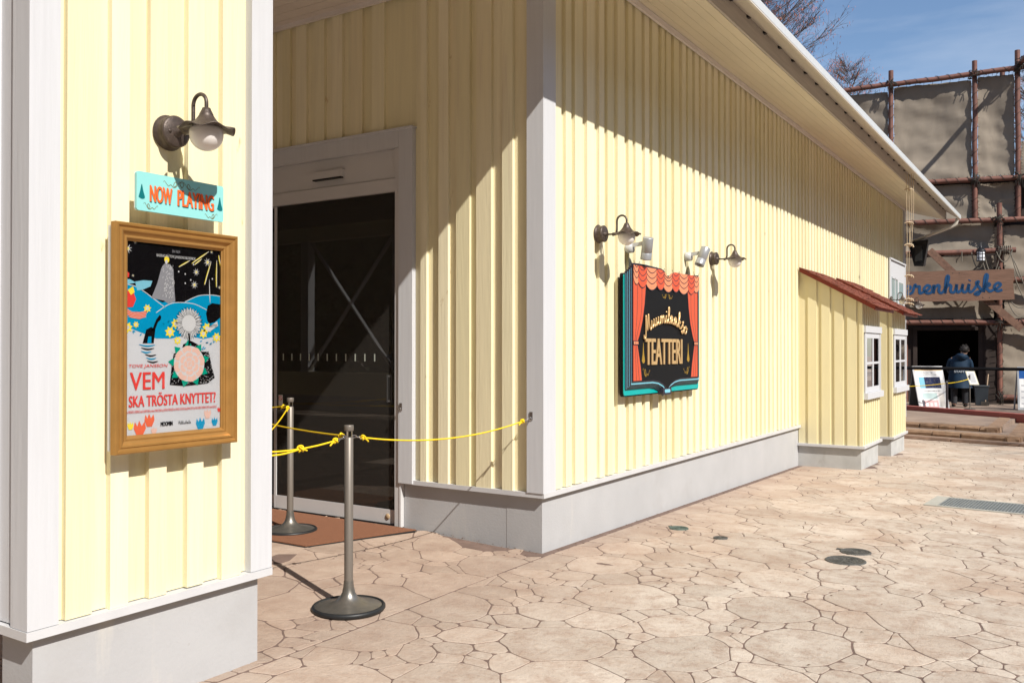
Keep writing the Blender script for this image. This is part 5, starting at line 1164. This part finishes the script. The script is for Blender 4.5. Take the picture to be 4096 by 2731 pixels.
patch(-.35, .98, .35, 1.06, (.72, .50, .28), 'print_beige'); patch(-.28, .54, -.14, .82, (.20, .48, .62), 'print_sky'); nt = patch(-.14, .54, .27, .82, (.012, .02, .07), 'print_night')
m = MB(); rr = random.Random(4)
for k in range(110): u, v = rr.uniform(-.13, .26), rr.uniform(.55, .80); s = rr.uniform(.002, .006); prism(m, lean, [(u, v), (u + s, v), (u + s, v + s), (u, v + s)], .0341, .0345)
m.build('printed_lights', flat('city_lights', (.75, .65, .5)), t)
patch(-.26, .27, .12, .42, (.52, .66, .66), 'print_mint'); patch(-.24, .05, .12, .24, (.80, .50, .50), 'print_rose'); patch(.16, .07, .30, .42, (.70, .66, .62), 'print_cream')
for k in range(3): patch(-.21 + k * .11, .08, -.14 + k * .11, .18, (.78, .76, .76), 'print_tile', .035)
text(lean, 'DOG TAIL CAFE', -.18, .995, .30, .035, .0355, flat('ink_brown', (.15, .08, .03)), t)
text(lean, 'ワンちゃんもご一緒に', -.20, .915, .32, .035, .0355, M['black'], t); text(lean, 'アトラクションにお入りいただけます', -.30, .865, .50, .03, .0355, M['black'], t); text(lean, 'ワンちゃん同伴のお客様へのご案内', -.24, .46, .46, .025, .0355, M['black'], t)
back = Plane(ab - AN * .22, AU, (Vector((0, 0, 1)) + AN * tilt - AU * .10).normalized(), -AN)
m = MB(); prism(m, back, [(-Wb / 2 - .12, 0), (Wb / 2 - .12, 0), (Wb / 2, H_), (-Wb / 2, H_)], 0, .025); m.build('back_leg_panel', flat('grey_panel', (.10, .10, .10)), t)
# right edge board
rb_ = ray(4112, 1655, 22.0); rb_.z = ZT
t = empty('a_frame_board', rb_, 'white notice board with a blue header cut by the right edge of the picture', 'sign board', 'A frame notice boards on the terrace')
RB2 = Plane(rb_, FU, (Vector((0, 0, 1)) - FN * .12).normalized(), FN)
m = MB(); prism(m, RB2, [(-.22, 0), (.5, 0), (.5, 1.08), (-.22, 1.08)], 0, .03); m.build('board_frame', flat('grey_frame', (.4, .42, .44)), t)
m = MB(); prism(m, RB2, [(-.18, .06), (.46, .06), (.46, .78), (-.18, .78)], .0301, .032); m.build('notice_sheet', M['paper'], t); m = MB(); prism(m, RB2, [(-.18, .78), (.46, .78), (.46, 1.04), (-.18, 1.04)], .0301, .032); m.build('blue_header', flat('header_blue', (.02, .10, .35)), t)
for k in range(4): m = MB(); prism(m, RB2, [(-.14, .15 + k * .15), (.4, .15 + k * .15), (.4, .17 + k * .15), (-.14, .17 + k * .15)], .0321, .033); m.build('printed_line', flat('grey_ink', (.25, .27, .3)), t)
MB().beam(RB2(-.25, .0, -.35), RB2(-.2, 1.06, -.02), .03, .03).build('back_leg', flat('grey_frame', (.4, .42, .44)), t)
# person
def skin_mesh(name, nodes, edges, m, parent, sub=2):
    me = bpy.data.meshes.new(name); me.from_pydata([n[0] for n in nodes], edges, []); o = bpy.data.objects.new(name, me); COL.objects.link(o)
    md = o.modifiers.new('s', 'SKIN'); md.use_smooth_shade = True
    for i, n in enumerate(nodes): me.skin_vertices[0].data[i].radius = (n[1], n[2] if len(n) > 2 else n[1]); me.skin_vertices[0].data[i].use_root = (i == 0)
    o.modifiers.new('u', 'SUBSURF').levels = sub; o.modifiers['u'].render_levels = sub
    dg = bpy.context.evaluated_depsgraph_get(); nm = bpy.data.meshes.new_from_object(o.evaluated_get(dg)); bpy.data.objects.remove(o)
    nm.materials.clear(); nm.materials.append(m)
    for p in nm.polygons: p.use_smooth = True
    return nm
pp = ray(3838, 1640, 23.2); pp.z = ZT
t = empty('person', pp, 'person in a long navy blue hooded coat seen from behind, head bowed to the right', 'person')
# local frame: r = right in view, f = away from viewer
rV = FU; fV = -FN
def LP(a, f, z): return rV * a + fV * f + Vector((0, 0, z))
nodes = [(LP(0, 0, .82), .13, .11), (LP(0, .0, 1.0), .13, .10), (LP(.02, .02, 1.18), .16, .11), (LP(.05, .05, 1.30), .10, .09), (LP(.09, .09, 1.36), .055, .055), (LP(.13, .12, 1.43), .085, .09), (LP(.15, .13, 1.50), .085, .09), (LP(.16, .14, 1.56), .05, .06),
         (LP(-.10, 0, .76), .085), (LP(-.11, .02, .42), .06), (LP(-.12, -.01, .07), .045), (LP(-.13, .12, .03), .04), (LP(.10, 0, .76), .085), (LP(.13, .06, .42), .06), (LP(.14, .02, .07), .045), (LP(.15, .15, .03), .04),
         (LP(-.17, .03, 1.26), .065), (LP(-.24, .06, 1.02), .05), (LP(-.16, .24, .88), .04), (LP(-.08, .30, .90), .03), (LP(.21, .05, 1.24), .065), (LP(.27, .10, 1.0), .05), (LP(.20, .28, .90), .04), (LP(.12, .33, .93), .03)]
edges = [(0, 1), (1, 2), (2, 3), (3, 4), (4, 5), (5, 6), (6, 7), (0, 8), (8, 9), (9, 10), (10, 11), (0, 12), (12, 13), (13, 14), (14, 15), (2, 16), (16, 17), (17, 18), (18, 19), (2, 20), (20, 21), (21, 22), (22, 23)]
bo = link('body', skin_mesh('body', nodes, edges, M['skin'], t), t, pp)
def loft(rings, m, name, cap=False):
    g = MB(); n = 28; vs = []
    for (a, f, z, ra, rf, wob) in rings:
        for k in range(n): q = 2 * pi * k / n; w = 1 + wob * cos(5 * q + z * 4) + wob * .6 * cos(9 * q); vs.append(pp + LP(a + ra * w * cos(q), f + rf * w * sin(q), z))
    g.add(vs, [(i * n + k, i * n + (k + 1) % n, (i + 1) * n + (k + 1) % n, (i + 1) * n + k) for i in range(len(rings) - 1) for k in range(n)], True)
    if cap: g.add(vs[-n:], [tuple(range(n))])
    return g.build(name, m, t)
ct = loft([(.02, .0, .50, .30, .20, .05), (.01, 0, .52, .295, .195, .05), (0, 0, .75, .265, .18, .03), (0, 0, .95, .235, .165, .02), (.01, .01, 1.10, .235, .16, .015), (.02, .02, 1.22, .245, .155, .01), (.03, .03, 1.30, .20, .14, .01), (.05, .05, 1.355, .12, .11, .0), (.07, .06, 1.385, .08, .085, 0)], M['coat'], 'coat')
link('coat_sleeves', skin_mesh('coat_sleeves', [(LP(-.13, .02, 1.27), .085), (LP(-.20, .04, 1.2), .085), (LP(-.26, .07, 1.0), .07), (LP(-.19, .22, .88), .055), (LP(.03, .02, 1.24), .06), (LP(.18, .04, 1.26), .085), (LP(.25, .06, 1.18), .085), (LP(.29, .11, .98), .07), (LP(.22, .26, .90), .055)], [(0, 1), (1, 2), (2, 3), (0, 4), (4, 5), (5, 6), (6, 7), (7, 8)], M['coat'], t), t, pp)
MB().lathe(pp + LP(.05, -.06, 1.30), [(.0, -.11), (.09, -.09), (.15, -.02), (.155, .03), (.12, .07), (.09, .07)], (.1, .3, 1), 20).build('coat_hood', M['coat'], t)
for s, xx in ((-1, -.11), (1, .12)): MB().tube([pp + LP(xx, 0, .86), pp + LP(xx * 1.1, .03, .45), pp + LP(xx * 1.15, -.0, .09)], [.115, .085, .07], 12).build('trouser_leg', M['trousers'], t); MB().sphere(pp + LP(xx * 1.2, .06, .045), .055, 12, 8, (1, 1.9, .8)).build('shoe', M['black'], t)
g = MB(); g.sphere(pp + LP(.135, .095, 1.505), .108, 18, 12, (1, 1, .98)); 
for k in range(60): a, e2 = rr.uniform(0, 6.28), rr.uniform(-.2, 1.3); v = Vector((cos(a) * cos(e2), sin(a) * cos(e2), sin(e2))); c = pp + LP(.135, .095, 1.505); g.tube([c + v * .10, c + v * .125 + Vector((rr.uniform(-.02, .02), 0, rr.uniform(-.02, .02)))], [.012, .004], 5)
g.build('hair', M['hair'], t)
g = MB(); g.sphere(pp + LP(.235, .135, 1.47), .012, 8, 6, (1, 1, 1.8)); g.build('ear', M['skin'], t)
BKP = Plane(pp + LP(0, -.185, 0), FU, (0, 0, 1), FN)
text(BKP, 'STAFF', -.14, .90, .25, .055, .0, flat('coat_print', (.42, .45, .48)), t, bold=.12, thick=.004)
# small stand sign, far stanchion and rope, rail, bin, broom
q = ray(3880, 1636, 22.4); q.z = ZT
t = empty('notice_stand', q, 'slim floor stand holding a tilted paper list in front of the person', 'sign stand')
MB().tube([q, q + Vector((0, 0, .86))], .013, 8).build('stand_pole', M['steel'], t); MB().lathe(q, [(0, .02), (.12, .015), (.14, 0)], seg=20).build('stand_base', M['steel'], t)
NP = Plane(q + Vector((0, 0, .66)), FU, (Vector((0, 0, 1)) - FU * .28 + FN * -.3).normalized(), (FN + Vector((0, 0, .3))).normalized())
m = MB(); prism(m, NP, [(-.02, -.06), (.19, -.06), (.19, .31), (-.02, .31)], .015, .03); m.build('sign_plate', flat('cream_plate', (.68, .64, .48)), t); m = MB(); prism(m, NP, [(.0, -.04), (.17, -.04), (.17, .29), (0, .29)], .0301, .032); m.build('paper_list', M['paper'], t)
m = MB()
for k in range(9): prism(m, NP, [(.02, .0 + k * .03), (.15, .0 + k * .03), (.15, .012 + k * .03), (.02, .012 + k * .03)], .0321, .033)
m.build('printed_lines', flat('grey_ink', (.25, .27, .3)), t)
q3 = ray(3788, 1640, 21.6); q3.z = ZT
t = empty('barrier_post', q3, 'thin black barrier post standing before the A frame board', 'post')
MB().tube([q3, q3 + Vector((0, 0, .70))], .028, 10).build('post_tube', flat('dark_post', (.05, .04, .045)), t); MB().lathe(q3, [(0, .03), (.14, .02), (.16, 0)], seg=20).build('post_base', M['black'], t); MB().box(q3 + Vector((-.05, -.02, .73)), q3 + Vector((.05, .02, .76))).build('post_cap', M['black'], t); MB().box(q3 + Vector((-.02, -.02, .69)), q3 + Vector((.02, .02, .74))).build('post_clip', M['chrome'], t)
t = empty('rope', q3, 'thin distant yellow rope strung across the scaffold doorway', 'rope', 'yellow barrier ropes')
MB().tube(sag(q3 + Vector((0, 0, .68)), NP(0, .1, 0), .02, 10) , .009, 6).build('cord', M['rope'], t); MB().tube(sag(q3 + Vector((0, 0, .68)), q3 + Vector((0, 0, .68)) - FU * 2.5, .10, 12), .008, 6).build('cord', M['rope'], t)
t = empty('black_rail', ray(3866, 1473, 20.6), 'black horizontal handrail crossing in front of the scaffold doorway', 'railing')
ra, rb2 = ray(3480, 1470, 20.9), ray(4420, 1480, 20.3)
MB().tube([ra, ra.lerp(rb2, .5), rb2], .038, 10).build('rail_bar', flat('matt_black', (.006, .006, .007), .9, .1), t)
for p in (ra, rb2): MB().tube([(p.x, p.y, ZT - .05), tuple(p)], .03, 8).build('rail_post', M['black'], t)
q = ray(3925, 1632, 24.0); q.z = ZT
t = empty('waste_bin', q, 'dark grey tapered bin beside the doorway behind the person', 'bin')
m = MB(); m.add([(q + LP(a * s, f * s, z)) for z, s in ((0, .8), (.50, 1)) for a, f in ((-.17, -.12), (.17, -.12), (.17, .12), (-.17, .12))], [(3, 2, 1, 0), (4, 5, 6, 7), (0, 1, 5, 4), (1, 2, 6, 5), (2, 3, 7, 6), (3, 0, 4, 7)]); m.build('bin_body', M['bin'], t)
m = MB(); m.obox(q + Vector((0, 0, .515)), (FU, FN, Vector((0, 0, 1))), (.185, .135, .016)); m.build('bin_rim', flat('bin_rim_grey', (.08, .09, .10)), t)
t = empty('broom', ray(3945, 1632, 24), 'wooden broom handle leaning right of the bin', 'broom')
b0 = ray(3940, 1634, 23.8); b0.z = ZT; b1 = ray(3953, 1497, 24.3)
MB().tube([b0, b1], .016, 8).build('handle', flat('light_wood', (.30, .20, .12)), t); MB().obox(b0 + Vector((0, 0, .05)), (FU, FN, Vector((0, 0, 1))), (.10, .03, .05)).build('brush_head', M['twine'], t)

# ---------------------------------------------------------------- trees
def twig_tree(name, loc, H, R, label, seed, n1=60, spread=.35, catk=True, twn=7, group=None, thick=1., shape=lambda f: (1 - f) ** .7 + .06, z0=.12):
    rr = random.Random(seed); loc = Vector(loc); t = empty(name, loc, label, 'tree', group)
    tr = MB(); tr.tube([loc + Vector((rr.uniform(-.1, .1) * k, rr.uniform(-.1, .1) * k, H * k / 8)) for k in range(9)], [H * .017 * thick * (1 - k / 8.6) + .01 for k in range(9)], 10); tr.build('trunk', M['bark'], t)
    g = MB(); ck = MB()
    def ck_add(p, s): 
        for _ in range(2):
            q = p + Vector((rr.gauss(0, s), rr.gauss(0, s), rr.gauss(0, s) - s)); d = Vector((rr.uniform(-1, 1), rr.uniform(-1, 1), -1.8)).normalized() * .15; e = Vector((rr.uniform(-1, 1), rr.uniform(-1, 1), 0)).normalized() * .032
            ck.add([q, q + e, q + d], [(0, 1, 2)])
    for i in range(n1):
        f = z0 + (1 - z0) * (i + rr.random()) / n1; a = i * 2.4 + rr.uniform(-.4, .4); L = R * shape(f) * rr.uniform(.8, 1.1)
        b = loc + Vector((0, 0, H * f)); d = Vector((cos(a), sin(a), rr.uniform(.25, .75)))
        pts = [b + d * L * k / 5 + Vector((0, 0, .10 * L * (k / 5) ** 2)) + Vector((rr.gauss(0, .03 * L), rr.gauss(0, .03 * L), 0)) * (k > 0) for k in range(6)]
        r0 = .010 * L * thick + .012; g.tube(pts, [r0 * (1 - k / 5.6) for k in range(6)], 5, False)
        for j in range(twn):
            s = rr.uniform(.2, 1); k = min(4, int(s * 5)); p = pts[k].lerp(pts[k + 1], s * 5 - k); a2 = a + rr.choice((-1, 1)) * rr.uniform(.4, 1.1); l2 = L * rr.uniform(.22, .45) * (1.25 - s)+ .25
            d2 = Vector((cos(a2), sin(a2), rr.uniform(.2, .9))); q = [p + d2 * l2 * m / 3 + Vector((rr.gauss(0, .03), rr.gauss(0, .03), .05 * m)) for m in range(4)]
            g.tube(q, [.012 * thick * (1 - m / 4) + .004 for m in range(4)], 4, False)
            for _ in range(6):
                m = rr.randint(0, 3); a3 = a2 + rr.uniform(-1.2, 1.2); l3 = rr.uniform(.25, .7); d3 = Vector((cos(a3), sin(a3), rr.uniform(-.1, 1))); e = q[m] + d3 * l3
                g.tube([q[m], q[m] + d3 * l3 * .5 + Vector((0, 0, .03)), e], [.006, .005, .003], 3, False)
                if catk and rr.random() < .5: ck_add(e, .09)
    g.build('crown', M['bark'], t)
    if catk: ck.build('catkins', M['catkin'], t)
    return t
def gpos(px, depth): p = ray(px, HZ, depth); p.z = -.3; return p
twig_tree('bare_tree', gpos(2900, 44), 30, 7.0, 'tall bare tree with reddish catkins rising behind the theatre roof', 3, 190, twn=17, z0=.42, thick=.7, group='bare trees beyond the roofs')
twig_tree('bare_tree', gpos(3395, 50), 17.6, 3.4, 'lower bare tree tip showing between the roof edge and the scaffold', 4, 60, twn=9, z0=.45, thick=.6, group='bare trees beyond the roofs')
twig_tree('bare_tree', gpos(4120, 46), 15.5, 2.6, 'bare tree glimpsed at the right edge behind the scaffold poles', 14, 60, twn=7, z0=.3, group='bare trees beyond the roofs')
# broad bare plaza tree to the right, outside the picture: its limbs shade the canvas
def limb_tree(loc, seed, H, label):
    rr = random.Random(seed); loc = Vector(loc); t = empty('plaza_tree', loc, label, 'tree', 'broad plaza trees outside the frame'); g = MB(); tr = MB()
    def grow(p, d, L, r, lev, mb):
        pts = [p]; q = p; dd = d.copy()
        for k in range(4): dd = (dd + Vector((rr.gauss(0, .16), rr.gauss(0, .16), rr.gauss(0, .10)))).normalized(); q = q + dd * L / 4; pts.append(q)
        mb.tube(pts, [r * (1 - .13 * k) for k in range(5)], 8 if lev < 2 else 5, False)
        if lev < 5:
            for _ in range(3 if lev < 3 else 4):
                n = (dd + Vector((rr.uniform(-1, 1), rr.uniform(-1, 1), rr.uniform(-.15, .8))) * .8).normalized(); grow(pts[rr.randint(2, 4)], n, L * rr.uniform(.6, .8), r * .52, lev + 1, g)
    grow(loc, Vector((0, 0, 1)), H * .38, H * .020, 0, tr); tr.build('trunk', M['bark'], t); g.build('crown', M['bark'], t); return t
limb_tree((11.0, 23.0, -.1), 21, 21, 'broad bare plaza tree right of the picture shading the canvas wall')
limb_tree((7.5, 16.9, -.1), 5, 8.5, 'second bare plaza tree right of the picture nearer the steps')
# evergreen hedge trees south of the porch (seen in the door glass)
def leafy(loc, R, H, lab, seed):
    rr = random.Random(seed); t = empty('evergreen_tree', loc, lab, 'tree', 'evergreens behind the porch'); loc = Vector(loc)
    MB().tube([loc, loc + Vector((.1, 0, H * .5))], [.2, .12], 8).build('trunk', M['bark'], t); g = MB()
    for k in range(5200):
        a, e2, r = rr.uniform(0, 6.28), rr.uniform(-1.2, 1.57), rr.random() ** .4; v = Vector((cos(a) * cos(e2) * R, sin(a) * cos(e2) * R, sin(e2) * H * .45)) * r * (.85 + .3 * noise.noise(Vector((a * 2, e2 * 3, seed))))
        p = loc + Vector((0, 0, H * .5)) + v; d = Vector((rr.gauss(0, 1), rr.gauss(0, 1), rr.gauss(0, 1))).normalized(); u = d.orthogonal().normalized(); s = rr.uniform(.09, .2)
        g.add([p + d * s, p + u * s * .5, p - d * s, p - u * s * .5], [(0, 1, 2, 3)])
    g.build('crown', M['leaf'], t)
for k, (x, y) in enumerate(((-20, -7.5), (-15.5, -9), (-11.5, -7.8), (-8, -9))): leafy((x, y, 0), 3.0, 8.5 + k % 2, ('dense evergreen mirrored at the left of the glass', 'dense evergreen mirrored behind the cross braces', 'dense evergreen mirrored at the right of the glass', 'dense evergreen behind the near end of the porch')[k], 30 + k)

# unseen foliage banks added round the plaza to block low sky light
def sky_block_woods(name, boxes, seed, label, n=34000):
    r = np.random.RandomState(seed); V = []
    for (x0, x1, y0, y1, h) in boxes:
        k = int(n * max(x1 - x0, y1 - y0) / 60)
        c = np.stack([r.uniform(x0, x1, k), r.uniform(y0, y1, k), r.uniform(0, 1, k) ** .8 * h * (.75 + .25 * np.sin(r.uniform(0, 1, k) * 6))], 1)
        a = r.normal(size=(k, 3)); a /= np.linalg.norm(a, axis=1)[:, None]; b = np.cross(a, r.normal(size=(k, 3))); b /= np.linalg.norm(b, axis=1)[:, None]; s = r.uniform(.35, .8, (k, 1))
        V.append(np.stack([c + a * s, c + b * s * .6, c - a * s, c - b * s * .6], 1).reshape(-1, 3))
    V = np.concatenate(V); me = bpy.data.meshes.new(name); me.from_pydata(V.tolist(), [], np.arange(len(V)).reshape(-1, 4).tolist()); me.materials.append(M['leaf'])
    o = link(name, me); o['kind'] = 'stuff'; o['label'] = label; return o
sky_block_woods('sky_block_foliage', [(23, 30, -30, 60, 17), (-40, 30, -26, -20, 17), (-46, -40, -26, 6, 12)], 5, 'unseen dark foliage added round the plaza to block low sky light')

# dry bits and grit caught along the plinths and joints
r = random.Random(77); g = MB()
for k in range(420):
    if k < 190: x, y = XW - .03 + abs(r.gauss(0, .05)), r.uniform(5.4, 12)
    elif k < 250: x, y = r.uniform(-4.3, -3.25), YD + .035 - abs(r.gauss(0, .04))
    else: x, y = r.uniform(-3.1, 2), r.uniform(3, 12)
    z = gz(x, y) + .004; a = r.uniform(0, 6.3); L = r.uniform(.003, .012); w = L * r.uniform(.2, .6)
    u = Vector((cos(a), sin(a), 0)); v = Vector((-sin(a), cos(a), 0)); c = Vector((x, y, z))
    g.add([c - u * L, c - v * w + Vector((0, 0, .003)), c + u * L, c + v * w + Vector((0, 0, .004))], [(0, 1, 2, 3)])
o = g.build('leaf_litter', mat('dry_leaf_bits', (.14, .08, .045), var=.4, scale=20), None, kind='stuff'); o['label'] = 'scattered dry leaf bits and grit on the paving'
